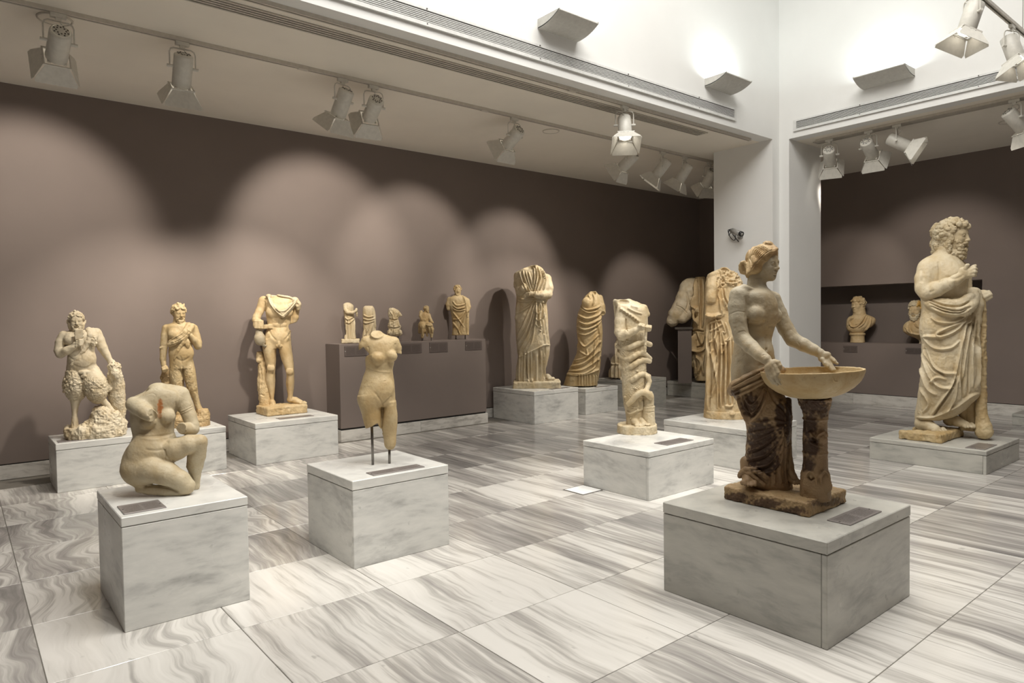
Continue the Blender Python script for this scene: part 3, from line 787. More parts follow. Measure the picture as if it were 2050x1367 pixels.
    # --- heads
    def head(s, c, H, yaw=0, pitch=0, roll=0, k=None, beard=False, ears=True, features=True, neck=None):
        """c: pixel of the head's centre (mid-height), H: chin to crown in crop pixels"""
        st = s.st; C = st.P(c); h = H*st.u; R = rot(yaw, pitch, roll)
        def E(p, r, kk=0.06, sign=1): s._ell(C+R@(np.array(p)*h), np.array(r)*h, R, kk*H, sign)
        def Cp(a, b, ra, rb, kk=0.04, sign=1): s._cap(C+R@(np.array(a)*h), C+R@(np.array(b)*h), ra*h, rb*h, kk*H, sign)
        E((0, .13, -.06), (.335, .37, .42), .1); E((0, -.12, .10), (.27, .36, .25), .14)
        E((0, -.33, .14), (.185, .15, .19), .12); E((0, -.425, .26), (.08, .065, .07), .10)
        for x in (-1, 1): E((x*.165, -.12, .22), (.10, .12, .10), .10)
        if not features: return s
        Cp((-.165, .075, .285), (.165, .075, .285), .052, .052, .07)
        for x in (-1, 1): E((x*.135, .0, .365), (.082, .05, .055), .04, -1)
        for x in (-1, 1):
            E((x*.132, -.002, .290), (.062, .052, .055), .012)
            Cp((x*.07, .005, .345), (x*.135, .036, .350), .014, .016, .015); Cp((x*.135, .036, .350), (x*.20, .0, .305), .016, .013, .015)
            Cp((x*.075, -.03, .335), (x*.19, -.03, .30), .012, .011, .015)
        Cp((0, .07, .335), (0, -.10, .42), .034, .042, .05); E((0, -.125, .425), (.05, .042, .05), .03)
        for x in (-1, 1): E((x*.05, -.14, .385), (.032, .03, .04), .03)
        E((0, -.235, .345), (.092, .026, .045), .03); E((0, -.285, .335), (.078, .03, .045), .03)
        Cp((-.085, -.259, .372), (.085, -.259, .372), .011, .011, .015, -1)
        E((0, -.335, .345), (.07, .02, .03), .03, -1)
        if ears:
            for x in (-1, 1):
                E((x*.325, -.04, -.03), (.035, .105, .065), .03)
                E((x*.352, -.03, -.01), (.022, .06, .035), .02, -1)
        return s
    def curls(s, c, r, n, rad, k=None, yaw=0, pitch=0, roll=0, zmin=-1.0, zmax=1.0, fmin=-1.0, fmax=1.0, jit=0.25, seed=1, flat=0.75):
        """knobs of hair or fleece over an ellipsoid (fractions: z up, f front)"""
        rs = np.random.RandomState(seed); R = rot(yaw, pitch, roll); C = s.st.P(c); rr = np.asarray(r, float)*s.st.u
        g = math.pi*(3-math.sqrt(5))
        for i in range(n):
            zz = 1-2*(i+.5)/n; q = math.sqrt(1-zz*zz); a = g*i
            d = np.array([q*math.cos(a), zz, q*math.sin(a)])
            if not (zmin <= d[1] <= zmax and fmin <= d[2] <= fmax): continue
            p = C+R@(d*rr)+rs.randn(3)*rad*s.st.u*jit
            e = rad*s.st.u*(0.8+0.5*rs.rand(3)); e[2] *= flat
            s._ell(p, e, rot(rs.rand()*360, rs.rand()*90-45, rs.rand()*180), (0.35*rad if k is None else k))
        return s
    def hair_cap(s, c, H, yaw=0, pitch=0, roll=0, n=200, rad=0.07, seed=1, nape=-0.22, front=0.30, puff=1.03, long=1.0, jit=0.02):
        """short curled hair over the skull of head(c, H, ...), leaving face and ears free"""
        st = s.st; C = st.P(c); h = H*st.u; R = rot(yaw, pitch, roll); rs = np.random.RandomState(seed); g = math.pi*(3-math.sqrt(5))
        o = np.array([0, .13, -.06]); rr = np.array([.335, .37, .42])*puff
        s._ell(C+R@(np.array([0, .17, -.11])*h), np.array([.345, .355, .40])*h*puff, R, 0.03*H)
        for i in range(n):
            zz = 1-2*(i+.5)/n; q = math.sqrt(1-zz*zz); a = g*i
            p = o+np.array([q*math.cos(a), zz, q*math.sin(a)])*rr
            if p[1] < (front if p[2] > 0.14 else 0.06 if p[2] > -0.10 else nape): continue
            p = p+rs.randn(3)*jit; e = rad*h*(0.75+0.5*rs.rand(3)); e[1] *= long
            s._ell(C+R@(p*h), e, R@rot(rs.rand()*60-30, rs.rand()*60-30, rs.rand()*180), 0.012*H)
        return s
    # --- surface work after meshing
    def stroke(s, pts, w, a, kind='r', n=5, front=0.0, taper=0.15):
        """carve or raise along a drawn line (crop pixels): r ridge, g groove, s step (raised to the right of travel), l step to the left"""
        s.fx.append(('st', catmull(pts, n) if n > 1 else np.asarray(pts, float), w, a, kind, front, taper)); return s
    def strokes(s, lines, w, a, kind='r', **kw):
        for l in lines: s.stroke(l, w, a, kind, **kw)
        return s
    def rough(s, scale, amp, oct_=2, ridged=False, where=None): s.fx.append(('no', scale, amp, oct_, ridged, where)); return s
    def func(s, f): s.fx.append(('fn', f)); return s
    def build(s, name, mat, parent=None, vox=None, stain=None, label=None, smooth_it=0):
        st = s.st; h = (vox or st.vox)*st.px
        lo = np.min([o[1] for o in s.ops if o[4] > 0], 0)-3*h; hi = np.max([o[2] for o in s.ops if o[4] > 0], 0)+3*h
        n = np.ceil((hi-lo)/h).astype(int)+1
        D = np.full(tuple(n), 0.2, F32)
        ax = [lo[i]+h*np.arange(n[i]) for i in range(3)]
        for f, a, b, k, sg in s.ops:
            m = k+2*h
            i0 = np.clip(np.floor((a-m-lo)/h).astype(int), 0, n-1); i1 = np.clip(np.ceil((b+m-lo)/h).astype(int)+1, 1, n)
            if np.any(i1 <= i0): continue
            sl = tuple(slice(p, q) for p, q in zip(i0, i1))
            x = ax[0][sl[0]].astype(F32)[:, None, None]; y = ax[1][sl[1]].astype(F32)[None, :, None]; z = ax[2][sl[2]].astype(F32)[None, None, :]
            v = f(x, y, z).astype(F32)
            D[sl] = smin(D[sl], v, k) if sg > 0 else smax(D[sl], -v, k)
        V, Q, NN = surface_nets(D, lo, h)
        del D
        if len(V) == 0: print('EMPTY', name); return None
        for fx in s.fx: V = s._apply(fx, V, NN)
        for _ in range(smooth_it): V = relax(V, Q)
        V[:, 2] = np.maximum(V[:, 2], 0.0012)
        me = bpy.data.meshes.new(name)
        me.vertices.add(len(V)); me.vertices.foreach_set('co', V.astype(F32).ravel())
        me.loops.add(len(Q)*4); me.loops.foreach_set('vertex_index', Q.astype(np.int32).ravel())
        me.polygons.add(len(Q)); me.polygons.foreach_set('loop_start', (np.arange(len(Q))*4).astype(np.int32))
        me.polygons.foreach_set('loop_total', np.full(len(Q), 4, np.int32))
        me.polygons.foreach_set('use_smooth', np.ones(len(Q), bool))
        me.update(calc_edges=True); me.validate()
        if stain:
            X = st.pix(V); t = np.zeros(len(V), F32)
            for cx, cy, rx, ry, am in stain:
                q = ((X[:, 0]-cx)/rx)**2+((X[:, 1]-cy)/ry)**2
                nz = vnoise(V*(9/(st.u*100))+7)*0.9-0.45
                t = np.maximum(t, np.clip((1.1-q+nz*1.4)*1.6, 0, 1)*am)
            at = me.attributes.new('stain', 'FLOAT', 'POINT'); at.data.foreach_set('value', t)
        me.materials.append(mat)
        o = link(name, me, parent if parent is not None else st.root)
        if label: o['label'] = label
        STATS.append((st.name, name, len(V)))
        return o
    def _apply(s, fx, V, NN):
        st = s.st
        if fx[0] == 'no':
            _, sc, amp, oc, ridged, where = fx
            q = V/(st.u*sc); t = np.zeros(len(V), F32); a = 1.0
            for _ in range(oc):
                v = vnoise(q+11.3*_)-0.5
                t += (0.25-np.abs(v))*2*a if ridged else v*a
                q = q*2.1; a *= 0.5
            if where is not None: t *= where(st.pix(V))
            return V+NN*(t*amp*st.u)[:, None]
        if fx[0] == 'fn':
            X = st.pix(V); return V+NN*(fx[1](X, V, NN)*st.u)[:, None]
        _, P, w, a, kind, front, taper = fx
        X = st.pix(V); mg = w*(3.2 if kind in 'sl' else 4.0)
        lo, hi = P.min(0)-mg, P.max(0)+mg
        vd = st.viewdot(V, NN)
        idx = np.where((X[:, 0] > lo[0]) & (X[:, 0] < hi[0]) & (X[:, 1] > lo[1]) & (X[:, 1] < hi[1]) & (vd > front-0.15))[0]
        if len(idx) == 0: return V
        x = X[idx]; best = np.full(len(idx), 1e9); sd = np.zeros(len(idx)); par = np.zeros(len(idx))
        seg = np.linalg.norm(np.diff(P, axis=0), axis=1); cum = np.concatenate([[0], np.cumsum(seg)]); T = cum[-1]+1e-9
        for i in range(len(P)-1):
            d = P[i+1]-P[i]; L2 = d@d+1e-12; r = x-P[i]
            t = np.clip((r@d)/L2, 0, 1); q = r-t[:, None]*d; dd = np.hypot(q[:, 0], q[:, 1])
            m = dd < best
            best[m] = dd[m]; sd[m] = (np.sign(d[0]*r[:, 1]-d[1]*r[:, 0])*dd)[m]; par[m] = ((cum[i]+t*seg[i])/T)[m]
        tp = np.clip(np.minimum(par, 1-par)/max(taper, 1e-3), 0, 1) if taper > 0 else 1.0
        tp = np.sqrt(tp) if taper > 0 else 1.0
        if kind in 'rg':   # crisp fold: the crest with soft hollows beside it (or the reverse)
            g = 1.3*np.exp(-(best/w)**2)-0.45*np.exp(-(best/(2.1*w))**2) if s.gain > 1 else np.exp(-(best/(1.25*w))**2)
            if kind == 'g': g = -g
        else:
            q = sd if kind == 's' else -sd      # image y runs down: positive side is to the right of travel
            g = np.where(q > 0, np.exp(-q/(1.3*w))*np.clip(q/(0.35*w)+0.5, 0, 1), 0.5*np.clip(1+q/(0.35*w)*0.5*2, 0, 1))
            g *= np.exp(-(best/(2.6*w))**4)
        fade = np.clip((vd[idx]-front+0.15)/0.3, 0, 1)
        V = V.copy(); V[idx] += NN[idx]*(g*tp*fade*a*s.gain*st.u)[:, None]
        return V
STATS = []
def relax(V, Q):
    S = np.zeros_like(V); c = np.zeros(len(V))
    for a, b in ((0, 1), (1, 2), (2, 3), (3, 0)):
        for p, q in ((a, b), (b, a)):
            for i in range(3): S[:, i] += np.bincount(Q[:, p], V[Q[:, q], i], len(V))
            c += np.bincount(Q[:, p], minlength=len(V))
    return 0.5*V+0.5*S/np.maximum(c, 1)[:, None]
def surface_nets(D, lo, h):
    S = D < 0
    cnt = np.zeros(tuple(np.array(D.shape)-1), np.int8)
    cor = [(i, j, k) for i in (0, 1) for j in (0, 1) for k in (0, 1)]
    n = np.array(D.shape)-1
    for i, j, k in cor: cnt += S[i:i+n[0], j:j+n[1], k:k+n[2]]
    I = np.argwhere((cnt > 0) & (cnt < 8))
    if len(I) == 0: return np.zeros((0, 3)), np.zeros((0, 4), int), np.zeros((0, 3))
    idm = np.full(cnt.shape, -1, np.int32); idm[I[:, 0], I[:, 1], I[:, 2]] = np.arange(len(I))
    val = {c: D[I[:, 0]+c[0], I[:, 1]+c[1], I[:, 2]+c[2]] for c in cor}
    acc = np.zeros((len(I), 3), F32); num = np.zeros(len(I), F32)
    for a in cor:
        for ax in range(3):
            if a[ax]: continue
            b = list(a); b[ax] = 1; b = tuple(b)
            va, vb = val[a], val[b]; m = (va < 0) != (vb < 0)
            t = np.where(m, va/(va-vb+1e-20), 0)
            p = np.zeros((len(I), 3), F32); p[:] = a; p[:, ax] = t
            acc += p*m[:, None]; num += m
    V = (I+acc/num[:, None])*h+lo
    G = np.zeros((len(I), 3), F32)
    for c in cor:
        for ax in range(3): G[:, ax] += val[c]*(1 if c[ax] else -1)
    G /= np.linalg.norm(G, axis=1)[:, None]+1e-12
    Q = []
    for ax in range(3):
        o1, o2 = [(1, 2), (2, 0), (0, 1)][ax]
        sa = [slice(None)]*3; sb = [slice(None)]*3; sa[ax] = slice(0, -1); sb[ax] = slice(1, None)
        E = S[tuple(sa)] != S[tuple(sb)]
        J = np.argwhere(E)
        J = J[(J[:, o1] > 0) & (J[:, o2] > 0) & (J[:, o1] < n[o1]) & (J[:, o2] < n[o2])]
        ins = S[J[:, 0], J[:, 1], J[:, 2]]
        def cid(d1, d2):
            K = J.copy(); K[:, o1] += d1; K[:, o2] += d2
            return idm[K[:, 0], K[:, 1], K[:, 2]]
        q = np.stack([cid(-1, -1), cid(0, -1), cid(0, 0), cid(-1, 0)], 1)
        q[~ins] = q[~ins][:, ::-1]
        Q.append(q)
    Q = np.vstack(Q); Q = Q[(Q >= 0).all(1)]
    return V, Q, G

class Statue:
    def __init__(s, name, label, basepx, z, crop, cat='statue', group=None, vox=1.2, depth=0.0, at=None):
        s.name = name; s.crop = crop; s.vox = vox
        s.B = on_z(*basepx, z)
        if at:   # stands in the upright plane x= or y= of the room
            s.B = np.array((on_x if at[0] == 'x' else on_y)(*basepx, at[1])); s.B[2] = z
        if depth:
            d = np.array([s.B[0], s.B[1], 0]); d /= np.linalg.norm(d); s.B = s.B+d*depth
        away = np.array([s.B[0], s.B[1], 0.0]); away /= np.linalg.norm(away)
        s.ex = np.array([away[1], -away[0], 0.0]); s.ey = away; s.ez = np.array([0, 0, 1.0])
        s.R3 = np.stack([s.ex, s.ey, s.ez], 0)      # world -> local
        s.px = float((s.B-CAM)@CF)/FPX              # metres per picture pixel
        s.u = s.px/crop[2]                          # metres per crop pixel
        s.root = empty(name, tuple(s.B), label, cat, group, math.atan2(s.ex[1], s.ex[0]))
    def to_local(s, p): return s.R3 @ (np.asarray(p)-s.B)
    def to_world(s, p): return s.B+s.R3.T @ np.asarray(p)
    def P(s, q):
        """crop pixel (X, Y[, W]) to local metres on the upright plane W crop pixels in front of the base point"""
        X, Y = q[0]/s.crop[2]+s.crop[0], q[1]/s.crop[2]+s.crop[1]
        w = (q[2] if len(q) > 2 else 0.0)*s.u
        d = s.R3 @ ray(X, Y); c = s.R3 @ (CAM-s.B)
        t = (-w-c[1])/d[1]
        return c+d*t
    def pix(s, V):
        P = V @ s.R3+s.B-CAM
        d = P @ CF
        return np.stack([(1025+FPX*(P @ CR)/d-s.crop[0])*s.crop[2], (683.5-FPX*(P @ CU)/d-s.crop[1])*s.crop[2]], 1)
    def viewdot(s, V, NN):
        c = s.R3 @ (CAM-s.B); d = c-V
        d /= np.linalg.norm(d, axis=1)[:, None]
        return (d*NN).sum(1)
    def part(s, gain=1.4): return Part(s, gain)
    def rods(s, feet, tops, r, name='steel_rod', w=0.0):
        for a, b in zip(feet, tops):
            A, B = s.P(a), s.P(b); A[2] = 0.001
            bm = bmesh.new(); tube(bm, [tuple(A), tuple(B)], r*s.u, 10); finish(bm, name, M_STEEL, s.root, True)

def stone(name, light, tan, dark, warm=0.45, scale=5.0, stain=None, spec=0.35, streak=1.0):
    """aged marble: pale, honey and brown clouds with fine specks"""
    m, nt, bs = new_mat(name)
    tc = nt.nodes.new('ShaderNodeTexCoord'); v = tc.outputs['Object']
    mp = mapping(nt, v, (1, 1, 0.7*streak))
    n1 = noise(nt, mp.outputs[0], scale, 5, 0.6, 0.4); n2 = noise(nt, v, scale*4.5, 4, 0.65); n3 = noise(nt, v, scale*16, 3, 0.6)
    r1 = ramp(nt, [(max(0.02, warm-0.16), 1.0), (min(0.98, warm+0.16), 0.0)]); nt.links.new(n1.outputs[0], r1.inputs[0])
    c = mixc(nt, r1.outputs[0], light, tan)
    r2 = ramp(nt, [(0.55, 0.0), (0.78, 0.8)]); nt.links.new(n2.outputs[0], r2.inputs[0])
    c = mixc(nt, r2.outputs[0], c, tan)
    r3 = ramp(nt, [(0.62, 0.0), (0.80, 0.65)]); nt.links.new(n3.outputs[0], r3.inputs[0])
    c = mixc(nt, r3.outputs[0], c, dark)
    if stain:
        at = nt.nodes.new('ShaderNodeAttribute'); at.attribute_name = 'stain'
        c = mixc(nt, at.outputs['Fac'], c, stain)
    nt.links.new(c, bs.inputs['Base Color'])
    bs.inputs['Roughness'].default_value = 0.55; bs.inputs['Specular IOR Level'].default_value = spec
    bump(nt, bs, n3.outputs[0], 0.12, 0.004)
    return m
S_IVORY = stone('ivory_marble', (0.66, 0.58, 0.43), (0.52, 0.40, 0.23), (0.28, 0.19, 0.10), 0.42)
S_CREAM = stone('cream_marble', (0.60, 0.52, 0.37), (0.47, 0.36, 0.20), (0.25, 0.17, 0.09), 0.46)
S_HONEY = stone('honey_marble', (0.56, 0.45, 0.27), (0.42, 0.29, 0.13), (0.24, 0.15, 0.07), 0.50)
S_TAN = stone('tan_marble', (0.52, 0.39, 0.21), (0.37, 0.24, 0.11), (0.17, 0.10, 0.05), 0.52)
S_GREY = stone('grey_cream_marble', (0.44, 0.385, 0.28), (0.38, 0.28, 0.15), (0.17, 0.12, 0.07), 0.42)
S_BROWN = stone('brown_crust_marble', (0.33, 0.23, 0.125), (0.25, 0.16, 0.085), (0.08, 0.045, 0.025), 0.50, 6.0, stain=(0.062, 0.034, 0.019))
S_RUST = stone('rust_stained_marble', (0.54, 0.47, 0.33), (0.42, 0.32, 0.18), (0.22, 0.15, 0.08), 0.46, stain=(0.42, 0.17, 0.06))
# ------------------------------------------------------------------ shared shapes for the figures
def foot(b, heel, tip, r, k=6, toes=True, drop=0.18):
    """bare foot from heel to toe tip: (X, Y, W) of the sole centre line, r = half height at the instep"""
    h, t = np.array(heel, float), np.array(tip, float); d = t-h; L = math.hypot(d[0], d[2])
    nx, nw = -d[2]/L, d[0]/L
    m = h+d*0.35; q = h+d*0.72
    b.chain([(h[0], h[1]-r*0.9, h[2], r*0.95), (m[0], m[1]-r*0.95, m[2], r*0.92), (q[0], q[1]-r*0.6, q[2], r*0.62)], k=k)
    for s in (-0.55, 0.45):
        b.cap((m[0]+nx*r*s*0.6, m[1]-r*0.55, m[2]+nw*r*s*0.6), (q[0]+nx*r*s*1.3, q[1]-r*0.45, q[2]+nw*r*s*1.3), r*0.6, r*0.45, k=k)
    if toes:
        for i, s in enumerate((-0.95, -0.45, 0.0, 0.45, 0.85)):
            e = d*(1.0-0.045*abs(i-1)**1.3-(0.03 if i > 2 else 0)); rr = r*(0.36 if i == 0 else 0.27)
            a = (q[0]+nx*r*s*1.15, q[1]-r*0.35+nw*r*s*drop, q[2]+nw*r*s*1.15)
            z = (h[0]+e[0]+nx*r*s*1.2, h[1]+e[1]-rr*0.9+nw*r*s*drop, h[2]+e[2]+nw*r*s*1.2)
            b.chain([(*a, rr*1.1), ((a[0]+z[0])/2, (a[1]+z[1])/2-rr*0.5, (a[2]+z[2])/2, rr), (*z, rr*0.9)], k=r*0.16, kin=r*0.2)
def fist(b, c, r, fw=(1, 0), k=5, up=0.0):
    """closed hand: palm block with four finger ridges bent over it and a thumb; fw = direction of the fingers in the picture"""
    x, y, w = c; fx, fy = fw
    b.ell((x, y, w), (r*0.98, r*0.98, r*0.75), k=k)
    for i in range(4):
        s = (i-1.5)*r*0.43
        px, py = -fy*s, fx*s
        b.chain([(x-fx*r*0.5+px, y-fy*r*0.5+py, w+r*0.45, r*0.27), (x+fx*r*0.3+px, y+fy*r*0.3+py, w+r*0.75, r*0.26), (x+fx*r*0.85+px, y+fy*r*0.85+py, w+r*0.45, r*0.25), (x+fx*r*0.7+px, y+fy*r*0.7+py, w+r*0.1, r*0.23)], k=r*0.14, kin=r*0.2)
    b.chain([(x+fy*r*0.8-fx*r*0.4, y-fx*r*0.8-fy*r*0.4, w+r*0.3, r*0.3), (x+fy*r*0.95+fx*r*0.4, y-fx*r*0.95+fy*r*0.4, w+r*0.55, r*0.25)], k=r*0.2)
def pleats(x0, x1, y0, y1, n, amp, slant=0.0, sharp=1.0, seed=0.0):
    """hanging folds across a picture span, fading at the top"""
    def f(X, V, NN):
        t = (X[:, 0]-x0-slant*(X[:, 1]-y0))/(x1-x0)
        ph = t*n*2*math.pi+0.9*np.sin(t*n*1.7+seed)+0.5*np.sin(X[:, 1]*0.012+t*9+seed)
        g = np.cos(ph); g = np.sign(g)*np.abs(g)**sharp
        a = np.clip((X[:, 1]-y0)/(0.18*(y1-y0)), 0, 1)*np.clip((y1+8-X[:, 1])/8, 0, 1)*np.clip((t+0.02)*12, 0, 1)*np.clip((1.02-t)*12, 0, 1)
        return amp*g*a
    return f
def beard_locks(b, c, R, h, n=26, seed=1, rad=0.04, long=0.10, levels=4):
    """curled beard around the jaw of a head with centre c (crop px), frame R, height h (crop px)"""
    st = b.st; C = st.P(c); u = h*st.u; rs = np.random.RandomState(seed)
    for lv in range(levels):
        y = -0.14-0.105*lv; m = max(6, int(n*(1-0.16*lv)))
        for i in range(m):
            a = (-1.35+2.7*(i+0.5+0.3*rs.rand())/m)*(1-0.10*lv)
            if abs(a) < (0.95 if y > -0.2 else 0.55 if y > -0.30 else 0.0): continue
            rr = 0.262-0.022*lv
            p = np.array([math.sin(a)*rr, y-0.05*(1-abs(a)), 0.10+math.cos(a)*(0.245-0.01*lv)])
            q = p+np.array([0.035*(rs.rand()-.5), -long*(0.7+0.6*rs.rand()), 0.02])
            w = 0.05*(rs.rand()-.5); md = (p+q)/2+np.array([w, 0, 0.015])
            for A, B, r0, r1 in ((p, md, rad, rad*1.05), (md, q, rad*1.05, rad*0.6)): b._cap(C+R@(A*u), C+R@(B*u), r0*u, r1*u, 0.012*h)
    for x in (-1, 1):   # moustache
        b._cap(C+R@(np.array([x*.02, -.195, .395])*u), C+R@(np.array([x*.10, -.225, .345])*u), .026*u, .026*u, .015*h)
        b._cap(C+R@(np.array([x*.10, -.225, .345])*u), C+R@(np.array([x*.15, -.29, .28])*u), .026*u, .018*u, .015*h)
# ------------------------------------------------------------------ statue: woman holding a basin
def statue_basin():
    st = Statue('basin_statue', 'tan statue of a half draped woman holding a basin on a column', (1572.8, 1008.6), PLZ['P3'], (1270, 460, 2.2783), vox=0.95)
    b = st.part(0.8)
    # trunk
    b.loft([(232, 530, 592, -78, 34), (262, 512, 606, -78, 48), (290, 462, 634, -75, 108), (340, 448, 655, -72, 112), (400, 452, 655, -68, 100), (450, 458, 640, -70, 88),
            (500, 456, 627, -72, 78), (550, 450, 630, -72, 84), (600, 443, 645, -72, 98), (650, 440, 655, -72, 108), (720, 445, 660, -70, 108)], k=4)
    b.ell((552, 384, 22), (43, 42, 42), k=12, yaw=40); b.ell((630, 392, -98), (34, 38, 44), k=12, yaw=70)
    b.ell((560, 560, -30), (70, 70, 60), k=30)
    b.chain([(555, 215, -80, 38), (556, 262, -80, 42)], k=14)
    b.cap((560, 285, -10), (500, 262, 30), 12, 14, k=20); b.cap((590, 288, -60), (622, 290, -150), 10, 12, k=20)
    # near arm
    b.chain([(478, 300, 28, 44), (470, 350, 40, 42), (472, 410, 52, 39), (482, 465, 58, 35), (490, 492, 62, 35)], k=14, kin=6)
    b.chain([(490, 492, 62, 34), (530, 532, 104, 32), (572, 570, 146, 27), (602, 592, 168, 23)], k=8, kin=6)
    b.ell((624, 622, 186), (33, 25, 15), k=10, roll=-52)
    for pts in ([(644, 622, 192, 11), (656, 652, 202, 10), (670, 680, 204, 8), (682, 695, 200, 6)],
                [(632, 636, 192, 11), (643, 664, 200, 10), (656, 690, 200, 8), (667, 703, 196, 6)],
                [(618, 644, 186, 11), (628, 672, 192, 10), (641, 694, 192, 8), (652, 706, 188, 6)],
                [(606, 644, 178, 10), (613, 668, 180, 9), (624, 688, 180, 7), (634, 700, 176, 6)],
                [(638, 600, 180, 11), (655, 606, 190, 11), (664, 620, 196, 9), (668, 634, 198, 6)]):
        b.chain(pts, k=3, kin=3)
    # far arm
    b.chain([(628, 318, -170, 40), (656, 380, -170, 38), (690, 450, -165, 36), (722, 500, -155, 34)], k=14, kin=6)
    b.chain([(722, 500, -155, 34), (770, 524, -145, 31), (815, 546, -136, 26), (846, 562, -128, 22)], k=8, kin=6)
    b.ell((868, 580, -118), (30, 22, 15), k=10, roll=-38)
    for pts in ([(884, 596, -112, 10), (898, 618, -104, 9), (914, 638, -92, 6)], [(872, 600, -108, 10), (886, 620, -98, 9), (902, 640, -88, 6)],
                [(896, 588, -114, 10), (912, 600, -108, 9), (926, 610, -102, 6)], [(888, 580, -118, 9), (904, 590, -116, 8), (916, 600, -112, 6)],
                [(858, 592, -104, 10), (868, 610, -96, 9), (880, 622, -90, 6)]):
        b.chain(pts, k=5, kin=4)
    b.head((598, 158, -76), 152, yaw=58, pitch=-3)
    S = b.strokes
    S([[(655, 470), (652, 520), (648, 560)]], 5, -2)
    S([[(505, 300), (512, 340), (510, 400), (516, 450)]], 4, 6, 'g')
    S([[(515, 425), (560, 432), (600, 420)], [(610, 440), (640, 440)]], 6, 4, 'g')
    S([[(600, 440), (606, 500), (604, 545)]], 6, 3, 'g')
    b.stroke([(598, 545), (608, 547)], 5, 8, 'g', n=1)
    S([[(583, 575), (592, 570), (606, 574)], [(838, 540), (834, 560), (836, 585)], [(742, 508), (755, 530), (750, 548)], [(435, 385), (470, 372), (508, 376)], [(470, 470), (500, 462), (514, 474)]], 2.2, 2.2, 'g')
    S([[(470, 600), (520, 610), (560, 600)], [(560, 630), (600, 610), (640, 590)]], 8, 2.5, 'g')
    b.rough(22, 2.2); b.rough(5, 0.8)
    b.build('figure', S_GREY)
    # hair
    h = st.part()
    h.ell((580, 128, -86), (72, 62, 72), k=6, yaw=58); h.ell((606, 96, -76), (46, 30, 52), k=14, roll=10)
    h.ell((548, 168, -46), (38, 36, 30), k=14); h.ell((524, 188, -70), (26, 28, 28), k=10)
    for i in range(9):     # coiled knot at the nape
        a = i*0.7; h.chain([(498+15*math.cos(a), 172+24*math.sin(a), -62+i*2, 9), (498+15*math.cos(a+.7), 172+24*math.sin(a+.7), -60+i*2, 9)], k=2)
    h.ell((498, 172, -70), (16, 24, 22), k=4); h.chain([(512, 200, -56, 9), (516, 214, -60, 7)], k=3)
    for o in range(8):     # waved locks swept back from the parting
        P = []
        for j in range(9):
            t = j/8; x = 648-o*5-t*(132-o*5); y = 92-o*4+t*t*(112-o*2)+o*7*t*(1-t)+(5 if j % 2 else -4); w = -46-o*4+58*math.sin(min(1, t*1.25)*math.pi*0.55)-20*t*t
            P.append((x, y, w, 8.5-2*t))
        h.chain(P, k=2.5, kin=2.5, smooth=3)
    h.ell((608, 64, -62), (22, 12, 18), k=5, roll=14); h.chain([(586, 76, -50, 8), (604, 58, -58, 7), (622, 62, -66, 7), (634, 84, -62, 8)], k=4, smooth=2)
    h.strokes([[(642-i*9, 92-i*3), (612-i*9, 98-i*3), (584-i*7, 120-i*4), (556-i*4, 150-i*3), (532, 184-i*5)] for i in range(9)], 2.6, 4, 'g', front=-0.3)
    h.rough(6, 1.6)
    h.build('hair', S_TAN, vox=0.75)
    # feet
    f = st.part(); foot(f, (512, 1136, -10), (520, 1172, 84), 27, k=5); f.chain([(512, 1060, -30, 30), (512, 1110, -6, 27)], k=8); f.build('foot', S_BROWN)
    f = st.part(); foot(f, (700, 1150, -30), (760, 1164, 24), 22, k=5); f.chain([(690, 1090, -40, 26), (700, 1130, -26, 22)], k=8); f.build('foot', S_BROWN)
    # mantle round the hips
    d = st.part()
    d.loft([(672, 450, 640, -66, 98), (720, 440, 660, -64, 116), (760, 452, 688, -62, 122), (800, 478, 704, -62, 120), (860, 500, 709, -62, 114), (920, 512, 709, -62, 106),
            (1000, 508, 707, -60, 98), (1080, 500, 711, -60, 95), (1120, 490, 716, -58, 96), (1150, 500, 722, -58, 94), (1172, 530, 724, -60, 88), (1196, 535, 724, -60, 86)], k=4, n=2.2)
    d.chain([(442, 728, 10, 20), (462, 712, 48, 26), (510, 688, 66, 27), (556, 664, 68, 25), (592, 648, 58, 22), (640, 640, 10, 20), (672, 640, -60, 18)], k=10, kin=4)
    d.chain([(440, 738, 0, 18), (470, 742, 46, 20), (520, 716, 72, 22), (570, 688, 74, 20), (604, 668, 60, 18)], k=8, kin=4)
    d.ell((580, 800, 20), (55, 85, 40), k=30); d.ell((640, 880, 10), (60, 110, 40), k=40); d.ell((655, 985, 10), (40, 120, 30), k=30)
    d.chain([(700, 780, -20, 16), (706, 860, -10, 14), (702, 940, -6, 14), (706, 1040, -4, 14), (716, 1100, 0, 15), (735, 1135, 8, 13)], k=10, kin=4)
    d.chain([(482, 1122, 20, 12), (496, 1102, 30, 12), (530, 1112, 42, 12), (560, 1138, 44, 11), (590, 1160, 40, 10)], k=8, kin=4)
    d.chain([(486, 1108, 20, 10), (510, 1090, 36, 11), (556, 1100, 46, 11), (600, 1128, 44, 10)], k=8, kin=4)
    S = d.strokes
    S([[(478, 768), (496, 810), (516, 852), (536, 868), (566, 842), (590, 790), (602, 735)]], 9, 13, 'r')
    S([[(486, 752), (506, 800), (528, 832), (552, 824), (578, 780), (594, 730)], [(500, 748), (524, 790), (546, 792), (574, 756), (588, 716)], [(470, 760), (482, 800), (498, 840), (520, 890)]], 6, 8, 'r')
    S([[(494, 764), (512, 815), (532, 848), (556, 834), (582, 786), (598, 734)]], 5, 8, 'g')
    S([[(444, 716), (490, 690), (540, 664), (596, 636)], [(442, 736), (500, 712), (560, 684), (604, 660)], [(450, 752), (510, 730), (566, 704), (606, 682)]], 4.5, 8, 'g')
